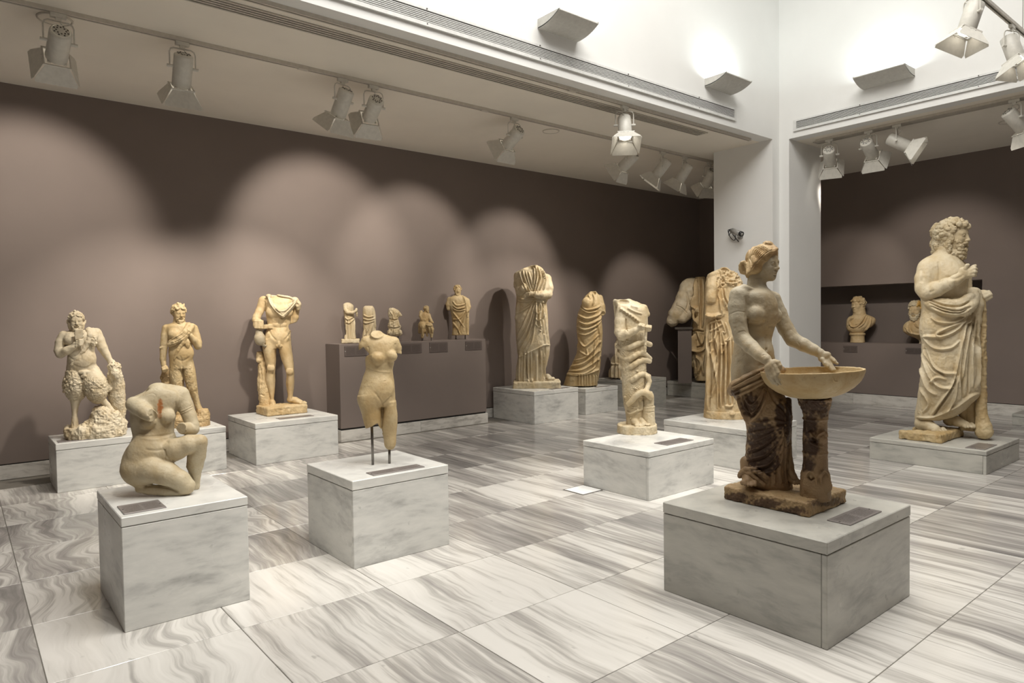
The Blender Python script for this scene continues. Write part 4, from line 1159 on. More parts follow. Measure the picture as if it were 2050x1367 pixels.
    S([[(690, 884), (640, 940), (580, 985), (514, 1010)], [(694, 892), (652, 970), (592, 1024), (510, 1048)], [(698, 902), (664, 1000), (610, 1064), (520, 1088)], [(700, 915), (674, 1030), (630, 1095), (560, 1110)]], 7, 9, 'l')
    S([[(690, 892), (640, 950), (580, 996), (514, 1022)], [(694, 904), (650, 984), (592, 1038), (510, 1062)], [(698, 915), (662, 1014), (610, 1080), (530, 1096)]], 5, 7, 'g')
    S([[(520, 880), (580, 876), (640, 868), (690, 880)], [(512, 930), (570, 920), (630, 905), (688, 890)], [(512, 970), (560, 960), (620, 930), (684, 892)]], 7, 5, 'r')
    S([[(612, 720), (640, 780), (690, 830), (700, 870)], [(620, 700), (660, 750), (700, 790)]], 6, 6, 'g')
    S([[(688, 880), (690, 960), (684, 1060), (690, 1150)], [(698, 900), (702, 1000), (700, 1100), (708, 1160)]], 5, 8, 'g'); S([[(672, 1040), (664, 1100), (672, 1160)], [(640, 1080), (640, 1165)], [(612, 1120), (616, 1168)]], 6, 5, 'r')
    d.rough(18, 3.0); d.rough(6, 1.6)
    d.build('mantle', S_BROWN, stain=[(585, 960, 78, 110, 1), (600, 1060, 66, 70, 1), (530, 800, 46, 60, .9), (670, 860, 34, 90, 1), (700, 850, 18, 140, 1), (560, 1030, 60, 70, 1), (460, 745, 26, 22, .9)])
    # column and slab
    c = st.part()
    c.loft([(768, 742, 900, 50, 78), (790, 748, 897, 50, 72), (815, 760, 889, 50, 64), (850, 770, 884, 50, 57), (862, 765, 886, 50, 60), (870, 771, 881, 50, 55), (950, 767, 881, 50, 57), (1004, 768, 882, 50, 57),
            (1014, 763, 885, 50, 61), (1022, 769, 882, 50, 57), (1090, 766, 885, 50, 59), (1112, 758, 894, 50, 67), (1160, 756, 896, 50, 69), (1205, 754, 898, 50, 70), (1226, 754, 898, 50, 70)], k=3, smooth=3)
    for x, w in ((800, 102), (868, 98)): c.ell((x, 1135, w), (24, 34, 13), k=5); c.ell((x, 1166, w+2), (30, 36, 11), k=6)
    c.ell((852, 950, 100), (26, 28, 12), k=8); c.ell((806, 935, 104), (22, 18, 10), k=6)
    c.strokes([[(776, 940), (800, 928), (826, 952), (840, 935), (866, 925), (880, 945)], [(780, 1130), (800, 1105), (826, 1130), (832, 1165)], [(850, 1165), (850, 1130), (870, 1105), (890, 1130)], [(800, 965), (830, 980), (860, 985)]], 5, 9, 'r')
    c.strokes([[(790, 1125), (806, 1140), (822, 1128)], [(812, 945), (826, 960), (818, 972)]], 5, 12, 'g')
    c.rough(14, 7, where=lambda X: np.clip((860-X[:, 1])/40, 0.25, 1)); c.rough(5, 2.0)
    c.build('column', S_BROWN, stain=[(810, 800, 75, 60, 1), (795, 890, 45, 60, 1), (800, 985, 50, 50, 1), (790, 1065, 40, 40, 1), (860, 820, 30, 40, .9)])
    q = st.part()
    q.slab((1270+402/2.2783, 460+1228/2.2783), (1270+794/2.2783, 460+1314/2.2783), (1270+955/2.2783, 460+1242/2.2783), 0.080, rad=10)
    q.rough(30, 7); q.rough(9, 3.5); q.rough(3.5, 1.5)
    q.build('base_slab', S_BROWN2, stain=[(470, 1222, 70, 26, 1), (600, 1245, 90, 26, 1), (720, 1285, 70, 26, 1), (880, 1240, 90, 22, .8)])
    # basin
    p = st.part(); R = rot(0, 0, -2.4)
    p.ell((806, 634, 50), (214, 134, 206), k=0, R=R); p.box((808, 532, 50), (260, 103, 260), k=3, R=R, rad=0, sign=-1)
    p.ell((806, 632, 50), (203, 122, 195), k=4, R=R, sign=-1)
    p.ell((812, 772, 50), (40, 14, 40), k=12)
    p.strokes([[(640, 690), (700, 735), (780, 768)], [(860, 770), (920, 740), (975, 690)]], 2.5, 1.5, 'g'); p.strokes([[(905, 670), (912, 690), (930, 690), (932, 668)]], 3, 2, 'r')
    p.rough(20, 2.0); p.rough(6, 0.8)
    p.build('basin', S_HONEY)
S_BROWN2 = stone('brown_crust_slab', (0.42, 0.30, 0.16), (0.33, 0.22, 0.11), (0.10, 0.055, 0.03), 0.50, 7.0, stain=(0.095, 0.055, 0.03))
statue_basin()
# ------------------------------------------------------------------ crouching nude
def statue_crouching():
    st = Statue('crouching_nude', 'headless crouching nude marble figure with broken arms and a rust streak on the chest', (324.3, 985.5), PLZ['P1'], (180, 740, 4.0206), vox=1.15)
    b = st.part(0.7)
    b.loft([(118, 570, 650, -50, 30), (140, 470, 735, -50, 60), (170, 430, 765, -50, 95), (220, 330, 770, -50, 120), (280, 322, 745, -45, 128), (340, 322, 705, -40, 130), (400, 318, 690, -35, 128), (450, 328, 680, -30, 124), (500, 338, 680, -25, 118),
            (530, 342, 688, -22, 116), (580, 318, 700, -10, 128), (640, 284, 705, 0, 140), (720, 272, 690, 0, 150), (800, 280, 640, 0, 150), (880, 310, 560, 0, 130), (925, 360, 500, 0, 100)], k=4, n=2.2)
    b.ell((545, 150, 0), (70, 46, 60), k=30)
    b.ell((536, 158, 50), (34, 20, 60), k=6, sign=-1, roll=28)
    b.ell((390, 780, 20), (118, 150, 130), k=40); b.ell((450, 640, 90), (120, 110, 60), k=50)
    # broken right arm towards the viewer
    b.chain([(352, 278, 30, 60), (400, 310, 90, 58), (452, 345, 135, 54), (494, 372, 168, 47)], k=24, kin=10)
    b.box((545, 395, 215), (30, 80, 60), k=4, yaw=42, roll=-14, sign=-1, rad=2)
    b.ell((498, 372, 190), (16, 16, 26), k=4, sign=-1)
    b.ell((470, 425, 75), (58, 52, 55), k=16); b.ell((622, 372, 78), (62, 58, 52), k=22)
    b.ell((560, 240, 60), (140, 90, 40), k=40)
    # left arm with bracelet, forearm broken
    b.chain([(735, 205, -30, 66), (768, 290, -10, 60), (800, 370, 15, 54), (826, 446, 36, 49), (832, 478, 44, 47)], k=22, kin=10)
    b.chain([(826, 478, 46, 46), (776, 474, 95, 47), (742, 472, 130, 46)], k=8)
    b.box((700, 462, 185), (40, 90, 60), k=4, yaw=-36, roll=6, sign=-1, rad=2)
    # raised left leg
    b.chain([(590, 690, 60, 96), (690, 640, 110, 88), (790, 600, 140, 74), (876, 582, 140, 60)], k=24, kin=12)
    b.ell((884, 578, 148), (56, 54, 52), k=16)
    b.chain([(878, 606, 128, 62), (858, 690, 85, 70), (846, 770, 55, 62), (846, 850, 35, 44), (850, 930, 25, 32), (846, 968, 25, 30)], k=14, kin=10)
    # kneeling right leg
    b.chain([(372, 800, 40, 112), (490, 800, 110, 104), (620, 838, 160, 90), (730, 890, 185, 74), (780, 928, 195, 62)], k=20, kin=14)
    b.ell((775, 945, 200), (62, 60, 50), k=14)
    b.chain([(740, 985, 175, 40), (610, 976, 135, 42), (480, 962, 85, 40), (398, 955, 55, 32)], k=8, kin=8)
    S = b.strokes
    S([[(345, 520), (420, 536), (520, 536), (610, 528), (690, 505)]], 7, 9, 'g'); S([[(400, 545), (500, 560), (590, 552), (660, 540)]], 10, 6, 'r')
    S([[(440, 640), (520, 652), (600, 640)]], 8, 6, 'g'); S([[(600, 640), (604, 690), (600, 740)]], 7, 9, 'g')
    S([[(400, 470), (440, 486), (500, 478), (530, 440)]], 6, 7, 'g'); S([[(590, 420), (630, 432), (680, 410)]], 7, 5, 'g')
    S([[(560, 230), (556, 300), (560, 380), (566, 440)]], 9, 5, 'g'); S([[(690, 255), (696, 310), (690, 370)]], 6, 10, 'g')
    S([[(702, 344), (760, 326), (826, 292)], [(704, 362), (762, 342), (830, 306)]], 4.5, 6, 'r'); S([[(704, 353), (760, 334), (828, 299)]], 3, 4, 'g')
    S([[(372, 930), (470, 936), (560, 938), (640, 955), (716, 985)]], 6, 14, 'g'); S([[(600, 640), (620, 700), (690, 740), (745, 752)]], 6, 8, 'g')
    S([[(800, 672), (768, 718), (742, 760), (770, 800), (810, 850), (840, 900)]], 6, 9, 'g')
    S([[(455, 205), (500, 190), (530, 210), (500, 240)], [(375, 335), (390, 360), (420, 380)]], 3, 3, 'g')
    S([[(560, 530), (600, 560), (640, 600)]], 8, 4, 'g')
    b.rough(60, 4); b.rough(14, 1.6); b.rough(5, 0.7)
    b.build('figure', S_RUST, stain=[(566, 300, 26, 62, 1.0), (560, 360, 22, 40, .5)])
statue_crouching()
# ------------------------------------------------------------------ torso on rods
def statue_torso():
    st = Statue('nude_torso', 'armless headless nude female torso standing on two steel rods', (762.9, 929.0), PLZ['P2'], (640, 640, 4.2719), vox=1.15)
    b = st.part(0.7)
    b.loft([(98, 462, 520, -10, 30), (125, 440, 560, -8, 44), (150, 405, 630, -4, 60), (180, 380, 655, 0, 78), (215, 372, 664, 2, 90), (260, 384, 655, 4, 100), (310, 392, 652, 6, 102), (360, 392, 640, 4, 96), (400, 395, 630, 2, 90), (430, 392, 626, 0, 88),
            (480, 374, 630, -2, 94), (530, 358, 636, -4, 102), (580, 345, 641, -6, 112), (620, 332, 643, -8, 120), (660, 326, 646, -8, 124), (700, 330, 650, -8, 118), (735, 350, 654, -8, 100)], k=4, n=2.15)
    b.loft([(650, 325, 530, 2, 105), (700, 328, 534, 4, 104), (750, 343, 536, 6, 100), (800, 358, 533, 10, 95), (850, 370, 531, 12, 88), (900, 385, 529, 14, 80), (960, 404, 526, 14, 70)], k=14)
    b.loft([(690, 524, 654, -6, 98), (750, 534, 659, -4, 94), (800, 531, 664, -4, 90), (850, 529, 666, -6, 84), (900, 527, 665, -8, 76), (950, 530, 659, -8, 66), (1000, 544, 656, -6, 58), (1050, 551, 653, -2, 52), (1085, 560, 645, 0, 46), (1108, 578, 628, 0, 30)], k=10, capr=10)
    b.box((400, 985, 14), (130, 52, 120), k=5, roll=-27, sign=-1)
    b.chain([(402, 190, 0, 52), (382, 222, 4, 42), (372, 262, 8, 36)], k=18); b.box((352, 300, 8), (60, 40, 80), k=4, roll=-38, sign=-1)
    b.chain([(636, 190, -6, 46), (664, 240, -8, 34), (676, 290, -8, 26)], k=18, kin=8); b.box((700, 330, -8), (60, 36, 80), k=4, roll=14, sign=-1)
    b.ell((486, 130, 40), (52, 46, 46), k=16); b.box((508, 60, 110), (110, 60, 90), k=3, yaw=8, pitch=44, roll=-30, sign=-1)
    b.ell((497, 330, 88), (56, 52, 48), k=20, yaw=15); b.ell((616, 312, 72), (46, 48, 46), k=18, yaw=15)
    b.ell((520, 590, 70), (100, 90, 50), k=50); b.ell((430, 690, 60), (80, 90, 60), k=40)
    S = b.strokes
    S([[(392, 400), (440, 428), (500, 444), (560, 450), (626, 452)]], 8, 5, 'l'); S([[(450, 380), (490, 398), (540, 380), (566, 362)], [(575, 362), (610, 360), (645, 345)]], 7, 5, 'g')
    S([[(556, 240), (560, 320), (556, 400)]], 9, 3, 'g'); S([[(556, 460), (558, 520), (552, 580)]], 9, 3, 'g'); b.stroke([(556, 522), (558, 530)], 7, 9, 'g', n=1)
    S([[(470, 620), (500, 660), (528, 705), (538, 730)], [(618, 650), (580, 690), (545, 722)]], 6, 8, 'g'); S([[(537, 715), (536, 800), (530, 900), (526, 960)]], 5, 14, 'g')
    S([[(412, 225), (420, 260), (408, 300)], [(646, 200), (642, 240), (650, 270)]], 6, 8, 'g'); S([[(432, 800), (460, 802), (470, 818)], [(590, 728), (630, 722)]], 3, 2, 'g')
    S([[(395, 330), (400, 360), (395, 400)]], 8, 3, 'r'); S([[(600, 1020), (610, 1050), (604, 1090)]], 14, 4, 'r')
    b.rough(60, 4); b.rough(14, 1.8); b.rough(5, 0.8)
    b.build('figure', S_HONEY)
    st.rods([(455, 1243, 12), (597, 1222, -6)], [(446, 900, 12), (596, 1080, -4)], 11)
statue_torso()
# ------------------------------------------------------------------ goat legged piper with goat
def statue_piper():
    st = Statue('piper_statue', 'ivory goat legged bearded figure playing a reed pipe beside a goat', (190.0, 873.6), PLZ['P5'], (80, 580, 4.2719), vox=1.0)
    b = st.part(0.75); R = rot(3, -6, 0)
    b.head((311, 268, 30), 150, yaw=3, pitch=-6, ears=False)
    b.chain([(312, 320, 10, 48), (312, 370, 0, 56)], k=16)
    b.loft([(345, 262, 420, 0, 50), (365, 205, 480, 0, 74), (400, 196, 500, 0, 84), (440, 215, 488, 2, 88), (480, 238, 478, 4, 86), (530, 238, 468, 6, 82), (570, 232, 470, 8, 84), (610, 230, 476, 6, 88), (660, 228, 480, 2, 88), (700, 235, 470, 0, 74)], k=6, n=2.2)
    b.ell((375, 590, 50), (85, 70, 50), k=40); b.ell((275, 430, 55), (60, 50, 44), k=24); b.ell((400, 420, 55), (60, 50, 44), k=24)
    b.chain([(208, 395, 0, 44), (180, 450, 8, 42), (168, 520, 22, 40), (176, 548, 34, 36)], k=14, kin=8)
    b.chain([(176, 546, 36, 36), (230, 520, 74, 34), (285, 488, 100, 24)], k=8)
    b.ell((318, 462, 112), (34, 26, 16), k=8, roll=-14)
    for i, (y0, y1) in enumerate(((440, 432), (456, 446), (470, 460), (484, 474))): b.chain([(312, y0, 124, 9), (340, y1-2, 132, 9), (366, y1-8, 122, 8)], k=3, kin=3)
    b.chain([(478, 372, 0, 46), (505, 430, 6, 42), (535, 495, 14, 38), (566, 550, 22, 30), (596, 600, 30, 23)], k=14, kin=8)
    b.ell((612, 618, 38), (30, 24, 18), k=8)
    for x0, x1, y1 in ((606, 590, 648), (618, 608, 656), (630, 628, 656), (642, 646, 648)): b.chain([(x0, 622, 50, 9), (x1, y1, 56, 8)], k=4)
    # legs
    b.loft([(650, 226, 345, 0, 66), (720, 222, 372, 4, 74), (790, 221, 386, 8, 78), (850, 228, 391, 8, 76), (900, 240, 385, 6, 66), (940, 254, 362, 2, 50), (980, 262, 338, -2, 40), (1020, 268, 328, -4, 34), (1070, 272, 322, 0, 30), (1110, 268, 328, 6, 34), (1150, 264, 330, 12, 38), (1190, 262, 328, 22, 40)], k=8)
    b.chain([(440, 700, 20, 66), (465, 780, 50, 84), (480, 860, 60, 82), (490, 920, 55, 50)], k=18, kin=12)
    b.chain([(470, 790, 50, 76), (530, 830, 60, 48)], k=14)
    b.chain([(486, 930, 55, 44), (540, 950, 55, 28), (575, 985, 55, 24), (606, 1030, 60, 24), (622, 1062, 66, 26)], k=10, kin=6)
    b.ell((380, 705, 80), (46, 20, 20), k=8); b.chain([(378, 715, 92, 13), (378, 736, 96, 12)], k=4); b.ell((372, 740, 88), (20, 14, 14), k=4)
    S = b.strokes
    S([[(320, 400), (316, 470), (330, 520)], [(355, 560), (352, 600)]], 8, 4, 'g'); S([[(280, 640), (330, 660), (400, 665), (460, 630)]], 7, 5, 'g')
    S([[(225, 460), (260, 478), (310, 466)], [(370, 470), (410, 474), (450, 455)]], 7, 4, 'g'); S([[(388, 740), (384, 820), (392, 900)]], 6, 12, 'g')
    S([[(235, 560), (290, 600), (340, 610)], [(440, 560), (470, 590), (476, 620)]], 7, 4, 'g'); S([[(274, 1130), (286, 1170)], [(300, 1120), (302, 1180)], [(318, 1130), (316, 1170)]], 4, 5, 'g')
    b.rough(14, 2.0)
    b.build('figure', S_IVORY)
    f = st.part()   # fleece of the legs
    f.loft([(690, 222, 366, 4, 70), (740, 219, 384, 6, 82), (800, 219, 392, 8, 84), (860, 226, 394, 8, 82), (910, 236, 384, 6, 66), (940, 254, 356, 2, 46)], k=6)
    f.chain([(452, 730, 30, 66), (470, 800, 56, 86), (486, 880, 60, 76), (492, 920, 56, 52)], k=14, kin=12); f.chain([(476, 800, 56, 74), (535, 840, 62, 46)], k=14)
    f.curls((304, 812, 6), (82, 112, 80), 150, 13, fmin=-0.4, zmax=0.7, seed=2, jit=0.2, flat=0.6); f.curls((474, 826, 56), (80, 100, 80), 150, 13, fmin=-0.4, zmax=0.8, seed=4, jit=0.2, flat=0.6)
    f.rough(11, 9, ridged=True); f.rough(6, 4, ridged=True)
    f.build('fleece', S_IVORY)
    h = st.part()
    h.hair_cap((311, 268, 30), 150, 3, -6, n=260, rad=0.055, seed=6, nape=-0.3, puff=1.05)
    beard_locks(h, (311, 268, 30), R, 150, n=20, seed=8, levels=5, long=0.13)
    h.chain([(250, 290, 20, 12), (238, 280, 16, 9), (232, 262, 12, 5)], k=4); h.chain([(372, 290, 20, 12), (384, 280, 16, 9), (390, 262, 12, 5)], k=4)
    h.chain([(258, 300, 30, 18), (262, 330, 30, 16)], k=8); h.chain([(364, 300, 30, 18), (360, 330, 30, 16)], k=8)
    h.rough(9, 2.5, ridged=True); h.build('hair', S_IVORY)
    p = st.part()   # reed pipe
    for i in range(6): p.cap((305+i*11.5, 342, 128), (306+i*11.5, 424-i*3, 122), 7, 7, k=1)
    p.box((334, 372, 122), (36, 7, 8), k=2, rad=2); p.box((334, 398, 121), (36, 7, 8), k=2, rad=2); p.build('reed_pipe', S_IVORY)
    k = st.part()   # pelt over the shoulder
    k.chain([(420, 345, 40, 26), (432, 390, 84, 24), (410, 450, 92, 20), (372, 520, 92, 17), (320, 580, 88, 14), (272, 640, 74, 12)], k=10, kin=8)
    k.chain([(455, 350, 30, 26), (470, 400, 70, 24), (452, 440, 88, 18)], k=8)
    k.curls((456, 430, 84), (22, 46, 18), 40, 10, seed=9); k.rough(12, 4); k.build('pelt', S_IVORY)
    g = st.part()   # goat
    g.chain([(640, 690, 45, 44), (640, 745, 30, 54), (652, 820, 10, 62), (655, 900, 0, 64), (668, 980, -4, 56), (690, 1050, -4, 36), (692, 1110, 0, 28), (690, 1180, 4, 26)], k=12, kin=10)
    g.chain([(634, 680, 60, 42), (645, 715, 84, 32), (652, 742, 92, 22)], k=10)
    g.curls((636, 655, 54), (44, 30, 38), 70, 9, seed=10); g.chain([(606, 690, 60, 14), (590, 720, 62, 11)], k=5); g.chain([(676, 690, 56, 15), (690, 740, 56, 17), (684, 800, 50, 15)], k=5)
    g.chain([(610, 800, 40, 26), (590, 850, 60, 20), (560, 800, 80, 16)], k=6); g.chain([(700, 960, 0, 26), (715, 1020, 0, 20), (700, 1090, 4, 16)], k=6)
    g.curls((650, 800, 12), (58, 80, 58), 120, 9, fmin=-0.2, seed=12); g.rough(13, 6, ridged=True)
    g.strokes([[(628, 700), (634, 704)], [(662, 700), (668, 704)]], 5, 6, 'g', n=1); g.build('goat', S_IVORY)
    r = st.part()   # rock
    r.loft([(985, 500, 600, 30, 40), (1030, 455, 640, 30, 80), (1080, 435, 690, 25, 110), (1130, 390, 715, 20, 130), (1165, 300, 728, 20, 140)], k=20, n=2.4)
    r.loft([(1160, 216, 722, 18, 140), (1190, 210, 732, 18, 150), (1230, 214, 730, 18, 150), (1262, 225, 712, 18, 146)], k=14, n=3.0)
    r.chain([(590, 1010, 60, 20), (560, 1080, 100, 24), (540, 1160, 130, 26)], k=14); r.chain([(650, 1060, 60, 20), (640, 1140, 110, 22), (690, 1220, 120, 20)], k=14)
    r.rough(50, 30); r.rough(20, 12, ridged=True); r.rough(7, 4); r.build('rock_base', S_IVORY)
statue_piper()
# ------------------------------------------------------------------ goat legged figure with pelt
def statue_satyr():
    st = Statue('satyr_statue', 'tan goat legged bearded figure with a pelt across the chest', (378.0, 853.2), PLZ['P5'], (80, 580, 4.2719), vox=1.0, depth=0.05)
    b = st.part(0.8); R = rot(20, -8, 0)
    b.head((1188, 200, 20), 146, yaw=20, pitch=-8, ears=True)
    b.chain([(1190, 250, 6, 44), (1192, 300, 0, 52)], k=16)
    b.loft([(280, 1130, 1260, 0, 46), (300, 1085, 1312, 0, 66), (330, 1072, 1322, 0, 76), (380, 1088, 1315, 2, 82), (430, 1098, 1306, 4, 82), (480, 1100, 1302, 6, 78), (530, 1098, 1303, 8, 76), (580, 1104, 1306, 8, 78), (620, 1108, 1310, 6, 82), (670, 1112, 1312, 2, 78)], k=6, n=2.2)
    b.ell((1150, 385, 60), (48, 44, 38), k=22); b.ell((1235, 540, 55), (70, 60, 40), k=40)
    b.chain([(1084, 330, 0, 36), (1072, 390, 4, 34), (1064, 460, 10, 31), (1056, 520, 16, 28), (1052, 590, 26, 24), (1058, 640, 34, 20)], k=12, kin=6); fist(b, (1066, 672, 40), 26, (0.3, 0.95))
    b.chain([(1312, 330, 0, 36), (1332, 390, 4, 35), (1350, 450, 14, 33), (1352, 482, 22, 30)], k=12, kin=6); b.chain([(1350, 482, 24, 30), (1318, 430, 56, 26), (1288, 390, 76, 20)], k=6); fist(b, (1268, 362, 84), 24, (-0.7, -0.6))
    b.loft([(610, 1110, 1218, 0, 66), (700, 1106, 1228, 4, 70), (770, 1112, 1232, 6, 66), (830, 1128, 1230, 6, 58), (880, 1140, 1226, 2, 48), (940, 1150, 1220, -4, 40), (1000, 1156, 1212, -6, 34), (1070, 1160, 1206, 0, 30), (1130, 1156, 1208, 6, 32)], k=8)
    b.loft([(610, 1212, 1312, 4, 64), (700, 1222, 1330, 10, 68), (770, 1238, 1338, 16, 62), (830, 1256, 1346, 20, 54), (890, 1282, 1352, 20, 42), (940, 1308, 1362, 18, 32), (990, 1324, 1376, 18, 30), (1040, 1342, 1400, 24, 34)], k=8)
    S = b.strokes
    S([[(1196, 560), (1210, 600), (1212, 640)]], 6, 4, 'g'); S([[(1140, 560), (1180, 596), (1230, 606), (1290, 570)]], 7, 5, 'g'); S([[(1218, 650), (1222, 740), (1234, 830)]], 5, 12, 'g'); S([[(1110, 420), (1150, 432), (1190, 410)]], 6, 4, 'g')
    for i in range(46):
        a = np.random.RandomState(i); x = a.uniform(1118, 1330); y = a.uniform(640, 980)
        if x > 1235+(y-700)*0.5+90 or (x > 1228 and x < 1228+(y-740)*0.35) : continue
        b.stroke([(x, y), (x+6, y+14), (x-2, y+30)], 5, 6, 'r')
    b.rough(9, 3.5, ridged=True, where=lambda X: np.clip((X[:, 1]-640)/40, 0, 1)); b.rough(14, 1.8)
    b.build('figure', S_HONEY)
    h = st.part(); h.hair_cap((1188, 200, 20), 146, 20, -8, n=230, rad=0.07, seed=6, front=0.27)
    beard_locks(h, (1188, 200, 20), R, 146, n=14, seed=5); h.chain([(1226, 136, 40, 9), (1232, 122, 36, 6)], k=3); h.rough(8, 2.5, ridged=True); h.build('hair', S_HONEY)
    k = st.part()
    k.chain([(1300, 312, 40, 26), (1262, 372, 84, 24), (1206, 420, 94, 22), (1150, 452, 88, 20), (1108, 470, 60, 18)], k=10, kin=8)
    k.chain([(1270, 300, 50, 22), (1236, 360, 90, 20), (1180, 402, 96, 18), (1112, 446, 60, 16)], k=8, kin=6)
    k.chain([(1248, 400, 92, 18), (1222, 450, 92, 16), (1180, 520, 88, 14), (1150, 590, 76, 10)], k=8, kin=6); k.ell((1262, 460, 90), (20, 40, 14), k=8)
    k.strokes([[(1290, 330), (1240, 396), (1170, 440), (1106, 462)], [(1262, 318), (1216, 380), (1112, 436)]], 4, 5, 'g'); k.strokes([[(1180, 420), (1140, 520), (1130, 620)]], 5, 5, 'r'); k.rough(10, 3); k.build('pelt', S_HONEY)
    r = st.part()
    r.loft([(690, 1046, 1104, -40, 36), (760, 1040, 1120, -40, 44), (820, 1046, 1130, -40, 46), (900, 1060, 1140, -40, 46), (1000, 1066, 1146, -40, 48), (1090, 1060, 1160, -36, 60)], k=10)
    r.loft([(1075, 1060, 1400, 0, 100), (1100, 1050, 1430, 0, 120), (1166, 1060, 1440, 0, 120)], k=12, n=3); r.loft([(1024, 1345, 1436, 24, 50), (1070, 1330, 1446, 24, 80), (1166, 1320, 1444, 20, 100)], k=14, n=2.6)
    r.rough(46, 22); r.rough(18, 9, ridged=True); r.rough(7, 3); r.build('rock_base', S_TAN)
    c = st.part(); c.chain([(1030, 496, 36, 10), (1046, 490, 36, 11), (1058, 510, 34, 11), (1062, 560, 40, 9), (1064, 600, 44, 9)], k=4); c.build('throwing_stick', S_HONEY)
statue_satyr()
# ------------------------------------------------------------------ nude youth with jug
def statue_youth():
    st = Statue('youth_statue', 'headless nude male youth with a short cloak holding a jug beside a tree trunk', (572.9, 824.4), PLZ['P6'], (450, 560, 4.5567), vox=1.0)
    b = st.part(0.7)
    b.loft([(150, 440, 560, 0, 50), (172, 360, 640, 0, 70), (200, 345, 650, 0, 84), (240, 362, 622, 2, 92), (290, 370, 612, 4, 94), (340, 378, 608, 4, 88), (390, 386, 606, 4, 80), (440, 386, 606, 2, 78), (480, 372, 604, 0, 84), (530, 354, 602, -2, 92), (580, 345, 601, -4, 94), (625, 350, 604, -4, 84)], k=6, n=2.25)
    b.chain([(352, 190, 0, 42), (338, 240, 4, 39), (316, 290, 12, 36), (292, 340, 24, 34), (284, 368, 34, 32)], k=14, kin=8); b.chain([(284, 368, 34, 32), (292, 385, 64, 28), (300, 400, 84, 24)], k=8)
    fist(b, (303, 408, 92), 44, (1, 0.02)); b.box((386, 428, 60), (52, 20, 18), k=4, rad=6, roll=-3)
    b.chain([(636, 205, 0, 40), (642, 270, 0, 36), (640, 340, -4, 32), (628, 388, -6, 26)], k=14, kin=8); b.box((640, 418, -6), (60, 26, 60), k=4, roll=-18, sign=-1)
    b.loft([(540, 346, 480, 0, 86), (590, 344, 478, 2, 88), (640, 346, 474, 6, 84), (690, 356, 470, 10, 76), (740, 368, 468, 12, 68), (785, 378, 463, 14, 60), (815, 384, 461, 16, 56), (845, 382, 458, 10, 52), (880, 373, 461, 2, 56), (930, 374, 461, 0, 54), (980, 388, 458, 0, 46), (1040, 406, 454, 4, 36), (1085, 413, 450, 8, 32), (1120, 412, 456, 14, 34)], k=10)
    foot(b, (428, 1140, 10), (446, 1172, 86), 30)
    b.loft([(540, 474, 600, 4, 84), (590, 484, 606, 8, 86), (640, 492, 612, 16, 82), (690, 505, 620, 22, 74), (740, 522, 626, 30, 66), (790, 540, 631, 38, 58), (820, 550, 632, 42, 54), (850, 561, 634, 40, 50), (890, 562, 635, 32, 52), (940, 558, 635, 26, 50), (990, 564, 631, 20, 42), (1040, 573, 624, 16, 34), (1080, 574, 620, 16, 32), (1105, 572, 628, 18, 32)], k=10)
    foot(b, (596, 1118, 8), (736, 1140, 60), 30)
    for x in (448, 552): b.ell((x, 292, 78), (66, 54, 30), k=24)
    for x in (470, 530):
        for y in (370, 412, 455): b.ell((x, y, 72), (30, 22, 16), k=14)
    b.ell((498, 520, 80), (80, 50, 24), k=30); b.chain([(494, 570, 92, 15), (494, 592, 98, 14)], k=5); b.ell((482, 604, 92), (16, 16, 14), k=5); b.ell((508, 604, 92), (15, 15, 14), k=5)
    b.ell((420, 805, 68), (34, 32, 16), k=12); b.ell((592, 835, 88), (34, 32, 16), k=12)
    S = b.strokes
    S([[(500, 340), (500, 420), (498, 480)]], 6, 5, 'g'); S([[(440, 345), (480, 350), (500, 336), (524, 350), (570, 342)]], 6, 5, 'g'); S([[(390, 430), (420, 500), (470, 556)], [(606, 440), (596, 490), (540, 556)]], 7, 9, 'g')
    S([[(440, 392), (500, 396), (556, 390)], [(446, 432), (500, 438), (556, 430)]], 4, 3, 'g'); S([[(484, 612), (482, 700), (488, 720)]], 7, 12, 'g'); S([[(362, 190), (366, 240), (372, 290)]], 6, 9, 'g')
    S([[(400, 780), (420, 776), (446, 784)], [(402, 832), (424, 838), (446, 830)], [(572, 808), (594, 804), (618, 812)], [(572, 864), (596, 870), (620, 862)]], 5, 5, 'g'); S([[(452, 860), (452, 960)], [(566, 900), (572, 1000)]], 5, 4, 'g')
    S([[(380, 300), (392, 330), (388, 370)]], 5, 3, 'g'); S([[(418, 668), (450, 660)], [(590, 740), (600, 760)], [(568, 566), (600, 560)]], 3, 2.5, 'g')
    b.rough(40, 2.4); b.rough(12, 1.5); b.build('figure', S_TANL)
    c = st.part()    # short cloak
    c.loft([(138, 392, 470, -6, 34), (160, 376, 600, -6, 56), (185, 380, 640, -6, 74), (215, 398, 656, -4, 84), (250, 424, 644, 0, 90), (285, 462, 612, 4, 92), (312, 496, 580, 8, 90)], k=8, n=2.2)
    c.ell((470, 136, 10), (84, 34, 40), k=10, sign=-1, roll=-4); c.ell((400, 150, 56), (26, 20, 22), k=6)
    c.chain([(640, 190, 40, 34), (664, 225, 44, 30), (668, 262, 40, 22)], k=12); c.ell((662, 226, 84), (14, 18, 20), k=4, sign=-1)
    for i in range(6):
        t = i/5; c.chain([(398+6*i, 154+7*i, 64, 9), (420+14*i, 214+17*i, 102, 11), (470+12*i, 276+11*i, 122, 12), (545-2*i, 284+9*i, 120, 12), (612-4*i, 232+10*i, 102, 11), (652-3*i, 182+9*i, 66, 9)], k=5, kin=5, smooth=4)
    c.chain([(480, 140, 50, 8), (530, 150, 66, 10), (590, 160, 60, 10), (640, 186, 50, 10)], k=5, smooth=3)
